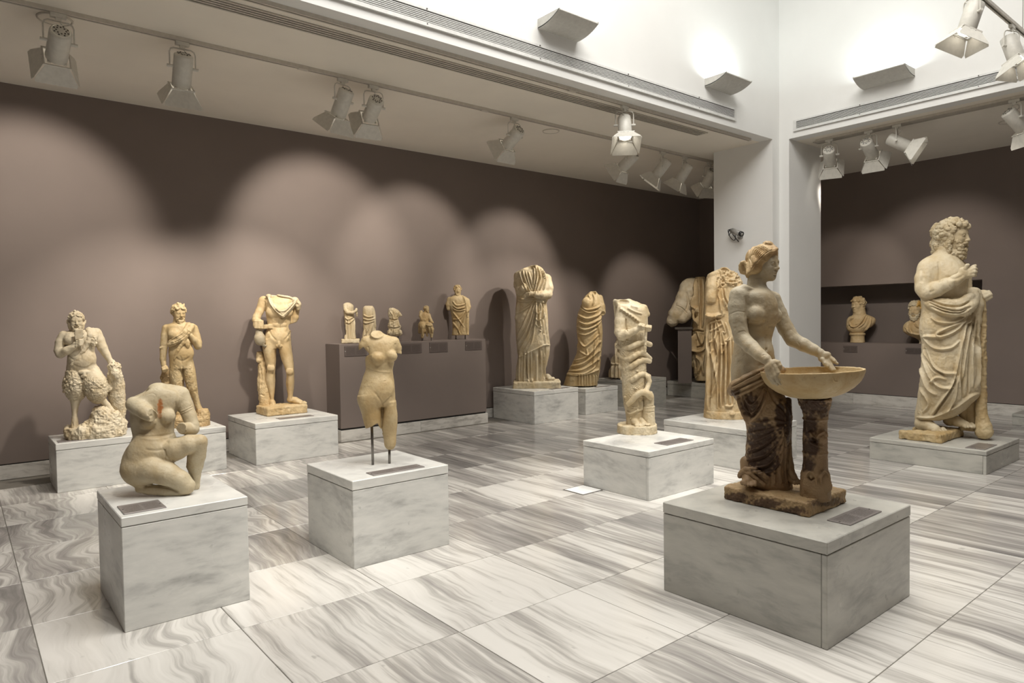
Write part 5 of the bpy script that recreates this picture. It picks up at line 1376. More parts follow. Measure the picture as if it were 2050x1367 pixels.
    for i in range(5): c.stroke([(401+10*i, 160+10*i), (428+14*i, 222+17*i), (478+11*i, 284+9*i), (545-2*i, 291+6*i), (606-6*i, 240+9*i), (648-6*i, 192+8*i)], 4, 9, 'g')
    c.rough(12, 2.0); c.build('cloak', S_CREAM)
    j = st.part(); j.chain([(308, 450, 88, 20), (312, 480, 84, 28), (318, 530, 80, 46), (322, 552, 78, 46)], k=10, kin=10); j.chain([(336, 570, 80, 24), (358, 590, 76, 20), (366, 596, 76, 18)], k=8); j.ell((370, 586, 80), (9, 9, 20), k=3, sign=-1)
    j.rough(12, 1.5); j.build('jug', S_GREY)
    t = st.part()
    t.loft([(656, 290, 346, -30, 36), (700, 290, 358, -30, 44), (740, 296, 368, -30, 48), (800, 304, 380, -30, 52), (880, 300, 392, -28, 54), (960, 298, 402, -26, 56), (1040, 306, 414, -22, 58), (1110, 312, 424, -16, 62), (1160, 318, 440, -10, 66), (1190, 330, 440, -6, 66)], k=8, n=2.3)
    t.ell((310, 730, 10), (24, 30, 20), k=8); t.strokes([[(330, 1040), (350, 1058), (362, 1050)], [(320, 780), (336, 880), (330, 1000)], [(366, 820), (372, 900), (380, 1000)]], 6, 6, 'g'); t.rough(26, 8); t.rough(9, 4, ridged=True); t.build('tree_trunk', S_TANL)
    q = st.part(); q.slab((450+345/4.5567, 560+1215/4.5567), (450+388/4.5567, 560+1250/4.5567), (450+760/4.5567, 560+1213/4.5567), 0.105, rad=12)
    q.rough(26, 9); q.rough(9, 3); q.build('base_slab', S_TANL)
S_TANL = stone('golden_marble', (0.64, 0.51, 0.31), (0.50, 0.35, 0.17), (0.26, 0.17, 0.08), 0.50)
statue_youth()
# ------------------------------------------------------------------ tall draped woman
def statue_matron():
    st = Statue('matron_statue', 'tall headless draped woman with folded arms on a plinth right of the bench', (1075.3, 773.6), PLZ['P7'], (970, 500, 3.4175), vox=0.95, at=('y', 8.28))
    b = st.part()
    b.loft([(106, 318, 362, -6, 26), (125, 268, 392, -4, 50), (150, 226, 412, -2, 70), (190, 212, 428, 0, 82), (240, 212, 442, 0, 88), (290, 216, 448, 0, 90), (330, 219, 440, 0, 88), (370, 216, 424, 0, 86), (420, 212, 430, 0, 90), (480, 211, 434, 0, 92), (560, 214, 437, 0, 92), (620, 218, 444, 0, 92), (655, 221, 448, 0, 92), (720, 224, 442, 0, 86), (800, 220, 424, 0, 82), (850, 217, 416, 0, 82), (896, 215, 420, 0, 86)], k=5, n=2.4)
    b.ell((308, 118, 30), (42, 22, 40), k=8, sign=-1)
    b.chain([(424, 200, 10, 34), (436, 260, 24, 34), (432, 306, 44, 30), (390, 310, 86, 24), (350, 306, 104, 20)], k=12, kin=8); b.ell((322, 302, 106), (26, 18, 14), k=6)
    for dy in (-8, 0, 8): b.cap((306, 302+dy, 116), (286, 306+dy*0.9, 108), 6, 5, k=3)
    b.chain([(232, 180, 10, 32), (230, 240, 26, 30), (244, 290, 60, 28), (262, 268, 92, 24), (272, 250, 104, 20)], k=12, kin=8); b.ell((276, 240, 118), (18, 22, 14), k=4, sign=-1)
    foot(b, (416, 885, 20), (464, 890, 60), 20); foot(b, (300, 890, 40), (304, 905, 105), 18)
    S = b.strokes
    S([[(262, 140), (276, 190), (300, 250), (316, 292)], [(282, 146), (300, 210), (322, 280)], [(300, 150), (318, 205), (332, 262)], [(240, 150), (262, 220), (290, 286)]], 4.5, 8, 'r')
    S([[(350, 112), (362, 170), (350, 240), (340, 292)], [(366, 118), (384, 190), (366, 250), (350, 296)], [(384, 128), (404, 200), (384, 262), (362, 296)], [(336, 118), (344, 180), (334, 250)], [(398, 140), (418, 210), (404, 276)]], 5, 11, 'r')
    S([[(357, 116), (374, 182), (357, 250)], [(392, 134), (412, 206), (392, 270)], [(342, 140), (352, 200), (342, 270)]], 3, 10, 'g')
    S([[(226, 330), (280, 340), (340, 330), (420, 350)], [(222, 345), (290, 356), (350, 348), (420, 362)]], 6, 8, 'r')
    S([[(340, 345), (300, 430), (262, 520), (226, 590)], [(346, 360), (318, 460), (280, 560), (226, 650)], [(352, 380), (330, 480), (300, 580), (240, 690)], [(340, 350), (286, 400), (224, 440)], [(356, 400), (344, 520), (320, 640), (270, 706)], [(230, 360), (226, 420), (214, 480)]], 6, 9, 'r')
    S([[(344, 352), (306, 444), (268, 540), (224, 620)], [(350, 372), (324, 470), (290, 570), (232, 670)], [(352, 392), (338, 500), (310, 610), (254, 700)]], 4, 7, 'g')
    S([[(228, 740), (290, 706), (360, 672), (404, 650), (448, 648)]], 6, 12, 's')
    S([[(356, 346), (350, 400), (356, 450), (346, 516)], [(378, 346), (386, 410), (374, 470), (388, 548)], [(398, 350), (404, 410), (396, 470)]], 6, 14, 'r')
    S([[(346, 420), (366, 436), (384, 420)], [(346, 466), (366, 486), (386, 470)], [(350, 508), (370, 528), (392, 520)], [(370, 548), (388, 556)]], 5, 9, 'r'); S([[(367, 350), (366, 440), (368, 530)], [(412, 360), (414, 470), (408, 580)]], 4, 12, 'g')
    S([[(400, 400), (420, 520), (440, 640)], [(396, 470), (408, 560), (420, 650)]], 7, 6, 'r')
    b.func(pleats(216, 424, 690, 900, 7.5, 9, sharp=0.7, seed=1.0)); S([[(246, 720), (240, 890)], [(286, 700), (290, 850), (300, 890)], [(330, 690), (326, 890)], [(372, 670), (384, 890)], [(416, 660), (408, 800), (412, 880)]], 4.5, 12, 'g')
    b.rough(14, 2.4); b.rough(5, 1.2); b.build('figure', S_CREAM)
    q = st.part(); q.box((358, 920, 0), (160, 29, 112), rad=12, k=2); q.rough(30, 9); q.rough(9, 3); q.build('base_slab', S_CREAM)
statue_matron()
# ------------------------------------------------------------------ leaning woman
def statue_leaning():
    st = Statue('leaning_statue', 'smaller headless woman wrapped in a mantle and leaning back', (1163.1, 769.0), PLZ['P8'], (970, 500, 3.4175), vox=0.9, at=('y', 8.33))
    b = st.part()
    b.loft([(284, 724, 762, -10, 20), (300, 706, 774, -6, 40), (325, 680, 782, -2, 58), (360, 668, 792, 0, 72), (400, 652, 804, 0, 78), (440, 638, 802, 0, 80), (500, 630, 803, 0, 82), (570, 632, 808, 0, 84), (640, 638, 806, 0, 86), (700, 632, 800, 0, 88), (750, 612, 796, 0, 90), (800, 586, 792, 0, 94), (840, 568, 788, 0, 96), (870, 556, 780, 0, 98), (924, 540, 768, 0, 100)], k=5, n=2.4)
    b.ell((696, 358, 60), (30, 32, 26), k=14); b.chain([(786, 330, 0, 24), (800, 390, 20, 24), (808, 430, 30, 20)], k=10); b.ell((814, 436, 48), (14, 14, 14), k=4, sign=-1); b.ell((745, 292, 24), (20, 16, 26), k=6, sign=-1)
    b.ell((610, 884, 60), (30, 26, 34), k=8)
    S = b.strokes
    S([[(636, 440), (700, 470), (770, 450), (800, 420)], [(632, 480), (700, 510), (780, 480), (800, 450)], [(630, 520), (690, 545), (760, 520), (798, 480)], [(634, 570), (700, 580), (770, 540)], [(660, 380), (700, 410), (760, 400), (796, 380)], [(656, 400), (710, 430), (770, 420)]], 6, 9, 'r')
    S([[(632, 460), (700, 490), (776, 465)], [(630, 500), (694, 528), (774, 498)], [(634, 545), (694, 562), (764, 530)]], 4, 7, 'g')
    S([[(640, 600), (680, 660), (720, 640), (780, 580)], [(610, 760), (680, 740), (740, 690), (790, 620)], [(590, 800), (670, 780), (740, 730), (796, 670)], [(575, 830), (670, 820), (750, 770), (796, 720)], [(566, 846), (680, 846), (760, 800)], [(640, 640), (620, 720), (590, 780)], [(648, 690), (700, 720), (700, 680)]], 6, 9, 'r')
    S([[(560, 852), (620, 862), (700, 852), (784, 818)]], 6, 14, 'l'); S([[(775, 500), (790, 620), (778, 760), (776, 850)], [(760, 620), (748, 720), (744, 800)]], 5, 9, 'r')
    b.func(pleats(630, 780, 852, 924, 8, 10, sharp=0.6)); S([[(600, 780), (670, 762), (736, 712)], [(584, 815), (668, 800), (744, 750)]], 4, 7, 'g'); S([[(740, 300), (752, 340), (740, 380)], [(712, 310), (724, 340)]], 5, 8, 'r')
    b.rough(12, 2.2); b.build('figure', S_HONEY)
statue_leaning()
# ------------------------------------------------------------------ statue half hidden behind the snake figure
def statue_hidden():
    st = Statue('draped_fragment', 'lower part of a pale draped statue mostly hidden behind the snake wrapped statue', (1246.5, 754.5), PLZ['P9'], (970, 500, 3.4175), vox=0.95, at=('y', 8.4))
    b = st.part()
    b.loft([(520, 930, 1010, 0, 40), (560, 912, 1030, 0, 56), (620, 902, 1050, 0, 70), (680, 888, 1056, 0, 80), (740, 874, 1060, 0, 86), (780, 864, 1060, 0, 88), (830, 852, 1062, 0, 92), (870, 848, 1062, 0, 94)], k=5, n=2.4)
    b.strokes([[(900, 640), (892, 760), (862, 860)], [(920, 640), (915, 760), (890, 860)], [(866, 782), (900, 780), (930, 790)]], 6, 9, 'r'); b.func(pleats(850, 1060, 600, 872, 9, 8)); b.rough(12, 2.5); b.build('figure', S_CREAM)
statue_hidden()
# ------------------------------------------------------------------ snake wrapped figure
def statue_snake():
    st = Statue('snake_statue', 'cream headless figure wrapped in a coiling snake on a round base', (1275.8, 864.3), PLZ['P4'], (970, 500, 3.4175), vox=1.0)
    b = st.part()
    b.loft([(340, 888, 1000, -40, 40), (375, 898, 1060, -20, 70), (400, 908, 1096, 0, 88), (440, 908, 1112, 0, 96), (500, 906, 1118, 0, 98), (560, 908, 1114, 0, 98), (620, 914, 1110, 0, 96), (690, 922, 1106, 0, 94), (760, 930, 1106, 0, 94), (840, 936, 1106, 0, 94), (920, 942, 1104, 0, 92), (990, 946, 1098, 0, 90), (1050, 952, 1092, 0, 84), (1100, 962, 1090, 0, 76), (1150, 968, 1086, -6, 68), (1200, 970, 1085, -10, 66)], k=6, n=2.3)
    b.ell((950, 352, 40), (46, 22, 46), k=6, sign=-1); b.chain([(892, 352, -30, 14), (898, 400, -50, 14), (900, 470, -60, 10)], k=6); b.chain([(985, 352, -20, 16), (1040, 380, -20, 22), (1090, 400, -20, 24), (1112, 440, -20, 20)], k=10)
    b.chain([(948, 420, 40, 46), (932, 490, 60, 42), (925, 560, 80, 36), (938, 586, 92, 32)], k=12, kin=8); b.chain([(936, 586, 94, 32), (980, 574, 118, 28), (1030, 552, 130, 21), (1052, 540, 132, 18)], k=8, kin=6); fist(b, (1074, 530, 134), 24, (0.2, -0.98)); fist(b, (1122, 538, 110), 22, (0.2, -0.98))
    b.chain([(1104, 546, 112, 8), (1100, 620, 108, 9), (1098, 700, 104, 9)], k=5)
    foot(b, (1010, 1190, 30), (1068, 1214, 112), 24); foot(b, (1056, 1182, 20), (1112, 1206, 96), 22)
    b.chain([(1024, 1100, 30, 26), (1026, 1160, 30, 24)], k=8); b.chain([(1064, 1100, 24, 24), (1066, 1160, 20, 22)], k=8)
    S = b.strokes
    S([[(925, 400), (975, 430), (1020, 460), (1062, 496)]], 10, 10, 'r'); S([[(934+i*19, 402+i*13), (926+i*19, 418+i*13)] for i in range(7)], 5, 8, 'r', n=1)
    S([[(980, 400), (1030, 424), (1080, 440)], [(1000, 384), (1050, 400)]], 6, 6, 'r'); S([[(968, 470), (966, 520), (976, 560)]], 5, 9, 'g'); S([[(1040, 580), (1044, 620)], [(1070, 570), (1074, 640)]], 5, 6, 'r')
    for x, y, r in ((1030, 948, 18), (1026, 1080, 19), (960, 1006, 9), (1046, 832, 14), (1064, 738, 13), (975, 620, 10), (1070, 520, 10), (1000, 1150, 9)):
        for a in (0.3, 1.35, 2.4): S([[(x-r*math.cos(a), y-r*math.sin(a)), (x+r*math.cos(a), y+r*math.sin(a))]], 3.2, 5, 'r', n=1, taper=0.3)
    S([[(1044, 1010), (1052, 1070), (1040, 1110)], [(1078, 1030), (1076, 1100)], [(964, 1098), (1000, 1120), (1044, 1100), (1084, 1092)]], 5, 8, 'r')
    b.func(lambda X, V, NN: 1.7*np.clip((vnoise(V/(st.u*4.2))-0.5)*4, -1, 1)*np.clip((X[:, 1]-560)/60, 0, 1)*np.clip((1110-X[:, 1])/30, 0, 1)); b.rough(12, 2); b.build('figure', S_CREAM)
    s = st.part()
    def coil(x0, x1, y0, y1, arch, r, w=104):
        P = []
        for i in range(9):
            t = i/8; x = x0+(x1-x0)*t; a = (t-0.5)*math.pi*0.96
            P.append((x, y0+(y1-y0)*t+arch*math.sin(t*math.pi*2), w*math.cos(a)+2, r))
        s.chain([(x, y, w-5, rr*0.86) for x, y, w, rr in P], k=4, kin=4)
    coil(912, 1132, 660, 648, 16, 21); coil(918, 1130, 712, 744, 30, 20); coil(932, 1128, 800, 762, 18, 20); coil(944, 1124, 880, 866, 20, 19)
    s.chain([(982, 1056, 88, 16), (1010, 1030, 96, 18), (1044, 992, 104, 19), (1080, 974, 102, 20), (1112, 982, 92, 22), (1136, 1006, 74, 22)], k=6, kin=5, smooth=3)
    s.chain([(1118, 870, 60, 18), (1128, 900, 58, 16), (1120, 930, 66, 15), (1104, 966, 90, 18)], k=5); s.rough(8, 1.6); s.build('snake', S_CREAM)
    c = st.part(); c.loft([(968, 1098, 1146, 30, 30), (990, 1088, 1156, 30, 38), (1020, 1084, 1160, 30, 42), (1060, 1082, 1160, 30, 42), (1072, 1076, 1166, 30, 46), (1090, 1080, 1163, 30, 43), (1150, 1080, 1166, 30, 44), (1205, 1078, 1170, 30, 46)], k=4)
    c.strokes([[(1082, 1068), (1120, 1072), (1162, 1066)], [(1082, 1108), (1120, 1112), (1164, 1106)]], 3, 4, 'g'); c.rough(14, 3); c.rough(5, 1.5); c.build('round_altar', S_CREAM)
    q = st.part(); q.loft([(1190, 910, 1178, 0, 140), (1240, 908, 1180, 0, 142), (1294, 908, 1180, 0, 142)], n=2.6, k=2, capr=6); q.rough(24, 7); q.rough(8, 3); q.build('round_base', S_CREAM)
statue_snake()
# ------------------------------------------------------------------ cuirassed statue
def statue_cuirass():
    st = Statue('cuirass_statue', 'headless draped statue in a scaly collar with a broken arm behind the basin holder', (1451.0, 834.5), PLZ['P11'], (1300, 420, 2.848), vox=1.0)
    b = st.part()
    b.loft([(328, 412, 440, -10, 20), (340, 392, 456, -6, 36), (358, 356, 478, 0, 56), (375, 330, 500, 0, 72), (410, 322, 522, 0, 86), (460, 320, 530, 0, 94), (520, 319, 528, 0, 96), (600, 318, 520, 0, 98), (680, 318, 514, 0, 100), (760, 320, 512, 0, 102), (850, 320, 518, 0, 104), (950, 318, 526, 0, 104), (1060, 315, 534, 0, 106), (1146, 313, 538, 0, 106)], k=5, n=2.5)
    b.ell((432, 350, 34), (22, 30, 30), k=6, sign=-1, roll=-20)
    b.chain([(366, 396, 70, 34), (360, 440, 92, 33), (354, 500, 106, 30), (350, 526, 106, 27)], k=10, kin=8); b.box((346, 552, 112), (50, 24, 60), k=3, roll=4, sign=-1)
    b.box((372, 560, 88), (48, 52, 26), k=8, rad=14, roll=4); b.chain([(404, 470, 88, 16), (410, 540, 96, 16), (416, 592, 96, 14)], k=8)
    foot(b, (470, 1150, 60), (462, 1172, 120), 18)
    C = lambda *l: [[(85.4+1.081*x, 284.8+1.081*y) for x, y in q] for q in l]
    S = b.strokes
    S([[(330, 376), (360, 366), (400, 352), (420, 380), (450, 420), (500, 420)]], 9, 9, 'r')
    b.func(lambda X, V, NN: 8*np.clip((vnoise(V/(st.u*9))-0.45)*4, -1, 1)*np.clip((X[:, 0]-380)/14, 0, 1)*np.clip((446-X[:, 1])/12, 0, 1)*np.clip((X[:, 1]-345)/10, 0, 1))
    S(C([(300, 150), (308, 210), (330, 250), (352, 262)], [(318, 150), (326, 200), (345, 235)], [(285, 150), (294, 220), (302, 284)]), 6, 12, 'r')
    S(C([(216, 292), (255, 298), (304, 290)]), 6, 16, 'l')
    # hanging folds and swallow tails
    S(C([(232, 310), (228, 420), (240, 500), (232, 640), (224, 780)], [(252, 320), (246, 430), (262, 540), (276, 620), (262, 690), (242, 730)], [(272, 310), (270, 400), (284, 470), (268, 560), (284, 680), (280, 785)],
        [(300, 440), (302, 560), (296, 680), (298, 780)], [(322, 420), (324, 560), (320, 680), (322, 765)], [(346, 410), (348, 540), (344, 680), (348, 765)], [(370, 430), (370, 600), (368, 760)]), 7.5, 15, 'r')
    S(C([(242, 330), (238, 460), (250, 600), (236, 790)], [(262, 330), (260, 440), (274, 520), (258, 640)], [(288, 380), (292, 520), (286, 640), (290, 785)], [(311, 430), (313, 600), (309, 775)], [(334, 430), (336, 600), (332, 765)], [(358, 420), (360, 600), (357, 765)], [(218, 300), (214, 500), (218, 780)]), 4.5, 16, 'g')
    S(C([(228, 345), (262, 325), (300, 318)], [(240, 380), (278, 360), (304, 338)], [(268, 300), (290, 372), (276, 376)], [(300, 320), (322, 380), (306, 384), (316, 440), (300, 446)], [(322, 330), (340, 400), (326, 425), (348, 420)], [(232, 440), (262, 420), (276, 380)], [(240, 500), (262, 470)], [(300, 500), (316, 470), (330, 430)]), 5, 11, 'r')
    S(C([(318, 768), (345, 772), (362, 766)]), 5, 12, 'r')
    b.rough(20, 2.5); b.rough(6, 1.2); b.build('figure', S_GOLD)
    q = st.part(); q.loft([(1138, 312, 548, 0, 112), (1170, 311, 550, 0, 114), (1206, 312, 549, 0, 114)], n=2.6, k=2, capr=6); q.rough(24, 5); q.rough(8, 2.5); q.build('round_base', S_GOLD)
S_GOLD = stone('gold_patina_marble', (0.60, 0.48, 0.30), (0.46, 0.31, 0.14), (0.24, 0.14, 0.06), 0.48)
statue_cuirass()
# ------------------------------------------------------------------ colossal statue with bare shoulder
def statue_shoulder():
    st = Statue('bare_shoulder_statue', 'colossal broken statue with one bare shoulder and hanging drapery in the far corner', (1404.0, 757.6), PLZ['P10'], (1300, 420, 2.848), vox=0.9, at=('y', 8.15))
    b = st.part()
    b.ell((240, 448, 0), (58, 60, 60), k=16); b.chain([(222, 446, 4, 48), (200, 500, 16, 44), (178, 552, 26, 42), (150, 600, 34, 42), (132, 632, 38, 34)], k=16, kin=10)
    b.chain([(262, 470, 30, 34), (246, 540, 36, 26), (222, 590, 38, 26), (190, 620, 40, 30)], k=12, kin=8); b.box((176, 690, 40), (90, 34, 80), k=4, roll=-16, sign=-1)
    b.loft([(395, 240, 320, -20, 50), (430, 236, 330, -20, 70), (480, 236, 335, -20, 80), (540, 246, 335, -20, 80), (620, 246, 336, -20, 80)], k=10)
    b.strokes([[(150, 545), (186, 560), (215, 590)]], 3, 3, 'g'); b.strokes([[(210, 470), (222, 520), (214, 570)], [(240, 500), (258, 486)]], 6, 8, 'g'); b.rough(20, 4); b.build('figure', S_IVORY)
    d = st.part()
    d.loft([(384, 262, 318, 0, 50), (410, 258, 326, 4, 78), (460, 252, 332, 6, 88), (540, 250, 336, 6, 90), (620, 246, 338, 4, 92), (700, 242, 342, 2, 94), (790, 242, 344, 0, 94), (860, 246, 344, 0, 92), (920, 250, 344, 0, 90), (968, 262, 344, 0, 90)], k=5, n=2.4)
    C = lambda *l: [[(85.4+1.081*x, 284.8+1.081*y) for x, y in q] for q in l]
    d.strokes(C([(166, 100), (168, 180), (160, 260), (166, 350)], [(182, 95), (184, 200), (178, 300), (182, 370)], [(200, 95), (202, 220), (198, 360)], [(158, 190), (152, 240), (172, 262), (160, 300), (178, 345)], [(160, 390), (158, 470), (184, 484), (214, 465)], [(150, 400), (146, 480), (150, 570)], [(176, 380), (196, 440), (206, 400)], [(165, 500), (190, 540), (180, 600)], [(205, 500), (200, 560), (206, 610)]), 7, 15, 'r')
    d.strokes(C([(174, 110), (176, 220), (170, 330)], [(192, 100), (193, 240), (190, 360)], [(152, 380), (170, 372), (210, 380)], [(166, 420), (168, 460), (206, 450)], [(158, 500), (170, 560), (164, 620)]), 4.5, 16, 'g')
    d.rough(16, 2.5); d.build('mantle', S_TANL)
    k = st.part(); k.box((248, 620, 40), (3, 60, 4), roll=12, rad=1); k.box((228, 560, 42), (3, 46, 4), roll=30, rad=1); k.build('steel_bracket', M_STEEL)
    return st
_ss = statue_shoulder()
# dark stand carrying the broken arm
def arm_stand():
    s = Statue('arm_stand', 'dark painted stand carrying the broken arm of the colossal statue', (1365.0, 757.0), PLZ['P10'], (1300, 420, 2.848), cat='stand', at=('y', 8.3))
    bm = bmesh.new(); a, c = s.P((164, 960, 0)), s.P((240, 680, 0)); w = 30*s.u
    bm_box(bm, a[0], c[0], -w, w, 0.0, c[2]); finish(bm, 'post', M_NICHE, s.root)
    bm = bmesh.new(); e = s.P((146, 680, 0)); g = s.P((246, 668, 0)); bm_box(bm, e[0], g[0], -w*1.3, w*1.3, c[2]+0.001, g[2]); finish(bm, 'top_plate', M_STEEL, s.root)
arm_stand()
# ------------------------------------------------------------------ bearded statue with staff
def statue_bearded():
    st = Statue('bearded_statue', 'big bearded draped man with a raised hand and a snake staff at the right', (1911.2, 875.0), PLZ['P12'], (1690, 420, 2.5315), vox=1.0)
    b = st.part(0.7); R = rot(68, -4, 0)
    b.head((556, 136, 20), 158, yaw=68, pitch=-4, ears=False)
    b.chain([(522, 205, 10, 48), (510, 250, 4, 58)], k=18)
    b.loft([(222, 470, 570, 0, 54), (250, 410, 595, 0, 86), (280, 384, 612, 0, 108), (330, 378, 624, 0, 116), (390, 380, 628, 2, 112), (440, 386, 632, 4, 104), (500, 392, 640, 4, 102), (540, 392, 640, 4, 104)], k=6, n=2.2)
    b.ell((556, 330, 60), (62, 58, 60), k=30); b.ell((470, 290, 30), (80, 60, 60), k=30)
    b.chain([(428, 300, 60, 50), (412, 350, 78, 47), (410, 395, 92, 44), (424, 418, 102, 42)], k=18, kin=10); b.chain([(424, 418, 102, 42), (470, 402, 124, 37), (520, 378, 142, 31), (566, 354, 152, 25), (592, 338, 156, 23)], k=8, kin=8)
    b.ell((618, 318, 158), (34, 26, 20), k=8, roll=36)
    for pts in ([(636, 300, 160, 10), (656, 288, 160, 9), (664, 284, 154, 8)], [(640, 308, 168, 10), (660, 298, 168, 9), (668, 300, 160, 8)], [(640, 320, 170, 10), (660, 314, 170, 9), (668, 316, 162, 8)], [(634, 332, 168, 10), (654, 330, 168, 9), (664, 332, 160, 8)], [(616, 296, 170, 10), (622, 282, 172, 9), (628, 280, 170, 8)]): b.chain(pts, k=4, kin=4)
    b.chain([(640, 440, -30, 26), (680, 432, -20, 25), (706, 424, -10, 20)], k=8); fist(b, (722, 432, 0), 24, (0.5, 0.85))
    b.chain([(470, 540, 0, 70), (450, 800, 10, 50), (394, 1040, 20, 30)], k=10); b.chain([(540, 540, -10, 60), (550, 800, -20, 40), (545, 1030, -20, 26)], k=10); foot(b, (388, 1112, 40), (500, 1136, 118), 30); b.chain([(394, 1030, 20, 30), (392, 1080, 26, 29)], k=10); foot(b, (530, 1088, -10), (652, 1108, 52), 26); b.chain([(545, 1020, -20, 26), (535, 1068, -12, 25)], k=10)
    S = b.strokes
    S([[(478, 260), (482, 310), (476, 370)]], 6, 8, 'g'); S([[(515, 340), (560, 350), (610, 330)]], 7, 6, 'g'); S([[(560, 360), (566, 400), (560, 430)]], 6, 4, 'g'); S([[(519, 352), (526, 376), (540, 396)]], 2.4, 3, 'g'); S([[(388, 300), (400, 330), (392, 370)], [(430, 420), (460, 410)]], 6, 5, 'g')
    b.rough(40, 2.5); b.rough(12, 1.4); b.build('figure', S_CREAM)
    h = st.part()
    h.hair_cap((556, 136, 20), 158, 68, -4, n=240, rad=0.075, seed=3, nape=-0.5, front=0.28, puff=1.06)
    for i in range(9):     # long locks over ear and nape
        x = 540-i*9; w = 66-i*9
        h.chain([(x, 92+i, w, 9), (x-8, 118+i, w+6, 10), (x+2-i, 146+i, w+4, 10), (x-8-i*0.5, 174+i*2, w, 9), (x-2-i, 200+i*1.5, w-4, 7), (x-8-i, 216, w-8, 5)], k=2.5, kin=2.5, smooth=3)
    for i in range(8):
        x = 474-i*3; w = 20-i*12; h.chain([(x+14, 80, w, 12), (x-4, 112, w+8, 12), (x+6, 144, w, 12), (x-4, 176, w+6, 12), (x+4, 206-i*2, w, 10), (x-6, 228-i*2, w, 7)], k=4, kin=4, smooth=2)
    for i in range(7): h.chain([(584+i*5, 66+i*1.5, 52-i*9, 9), (592+i*5, 76+i*2, 58-i*9, 8), (590+i*5, 90+i*1.5, 58-i*8, 6)], k=3)
    beard_locks(h, (556, 136, 20), R, 158, n=26, seed=7, rad=0.042, levels=5); h.ell((566, 218, 36), (24, 26, 26), k=8)
    for i in range(10): h.chain([(548+i*5, 200+(i % 3)*4, 52-i*3, 7), (552+i*4, 224, 58-i*3, 7), (556+i*3, 248-abs(i-4)*3, 50-i*2, 4)], k=2, kin=2)
    h.rough(9, 5, ridged=True); h.rough(5, 2, ridged=True); h.build('hair', S_CREAM)
    d = st.part()    # mantle
    d.loft([(440, 400, 640, 0, 96), (470, 396, 648, 4, 110), (520, 392, 650, 6, 114), (580, 390, 652, 6, 116), (650, 392, 668, 6, 118), (720, 394, 690, 6, 118), (800, 388, 694, 6, 116), (870, 384, 694, 6, 114), (930, 378, 690, 4, 110), (970, 372, 650, 2, 104), (1010, 366, 610, 0, 98), (1040, 362, 560, 0, 92), (1058, 362, 500, 0, 86)], k=5, n=2.35)
    d.ell((470, 600, 60), (70, 90, 60), k=40); d.ell((500, 850, 64), (76, 110, 50), k=50)
    d.chain([(414, 440, 60, 22), (440, 474, 98, 28), (500, 500, 122, 30), (570, 510, 126, 30), (630, 494, 116, 28), (654, 450, 86, 26), (648, 416, 40, 24)], k=10, kin=8, smooth=3); d.chain([(430, 462, 86, 18), (500, 470, 124, 20), (580, 472, 128, 20), (640, 440, 110, 20)], k=8, kin=6, smooth=3)
    d.chain([(664, 420, 30, 26), (676, 480, 40, 26), (668, 560, 44, 22), (664, 640, 40, 20), (676, 700, 30, 16), (690, 756, 20, 10)], k=10, kin=8); d.chain([(598, 280, 0, 18), (622, 340, 0, 20), (626, 420, 10, 20)], k=8)
    S = d.strokes
    S([[(430, 470), (500, 500), (580, 512), (640, 490)], [(440, 488), (510, 516), (590, 522), (646, 490)], [(426, 452), (500, 482), (580, 488), (640, 462)]], 4.5, 10, 'g')
    S([[(640, 520), (600, 640), (580, 760), (560, 860)], [(650, 530), (624, 650), (606, 780), (590, 900)], [(630, 520), (580, 600), (500, 640), (400, 640)], [(620, 530), (560, 570), (480, 570), (440, 545)], [(600, 570), (520, 600), (470, 630), (500, 650)]], 7, 11, 'r')
    S([[(400, 680), (440, 780), (500, 826), (574, 830)], [(394, 720), (430, 840), (490, 900), (560, 900)], [(386, 800), (420, 900), (470, 940)], [(574, 836), (540, 900), (470, 1000), (440, 1046)], [(396, 640), (460, 700), (540, 700), (590, 660)], [(384, 900), (430, 980), (400, 1030)], [(430, 880), (470, 850), (520, 860)], [(576, 840), (560, 960), (500, 1040)]], 7, 10, 'r')
    S([[(574, 836), (552, 900), (490, 990), (456, 1040)], [(660, 540), (640, 680), (630, 820), (626, 940)], [(636, 560), (612, 700), (600, 820), (600, 960)], [(404, 700), (446, 800), (510, 838)], [(676, 560), (668, 700), (672, 820), (664, 900)]], 5, 14, 'g')
    S([[(618, 560), (596, 720), (584, 840), (590, 960)], [(650, 600), (648, 760), (650, 900)], [(682, 640), (684, 800), (680, 900)]], 5, 9, 'r'); S([[(364, 1052), (450, 1050), (560, 1000), (640, 944), (690, 930)]], 6, 10, 'r')
    d.rough(16, 3); d.rough(6, 1.3); d.build('mantle', S_CREAM)
    s = st.part()
    s.chain([(700, 452, 6, 15), (703, 560, 6, 16), (699, 660, 6, 17), (703, 760, 6, 17), (699, 860, 6, 18), (700, 940, 6, 20), (694, 1010, 6, 24), (700, 1060, 10, 28), (706, 1100, 14, 36), (708, 1122, 16, 40)], k=6, kin=6)
    for y in (510, 590, 668, 752, 832, 900): s.ell((710, y, 14), (12, 9, 12), k=5)
    s.chain([(716, 600, 14, 6), (712, 640, 20, 8), (702, 690, 24, 9), (698, 740, 22, 9), (708, 790, 18, 8), (712, 850, 16, 7)], k=4); s.rough(10, 3); s.build('staff', S_HONEY)
    p = st.part(); p.loft([(930, 584, 668, -40, 34), (1040, 580, 668, -40, 36), (1116, 578, 668, -40, 36)], k=2, n=4); p.strokes([[(622, 960), (620, 1110)]], 3, 3, 'g'); p.rough(20, 3); p.build('support', S_HONEY)
    q = st.part(); q.slab((1690+312/2.5315, 420+1150/2.5315), (1690+492/2.5315, 420+1186/2.5315), (1690+754/2.5315, 420+1163/2.5315), 0.092, rad=8); q.box((330, 1150, 90), (60, 60, 50), k=8, yaw=30, sign=-1, rad=10)
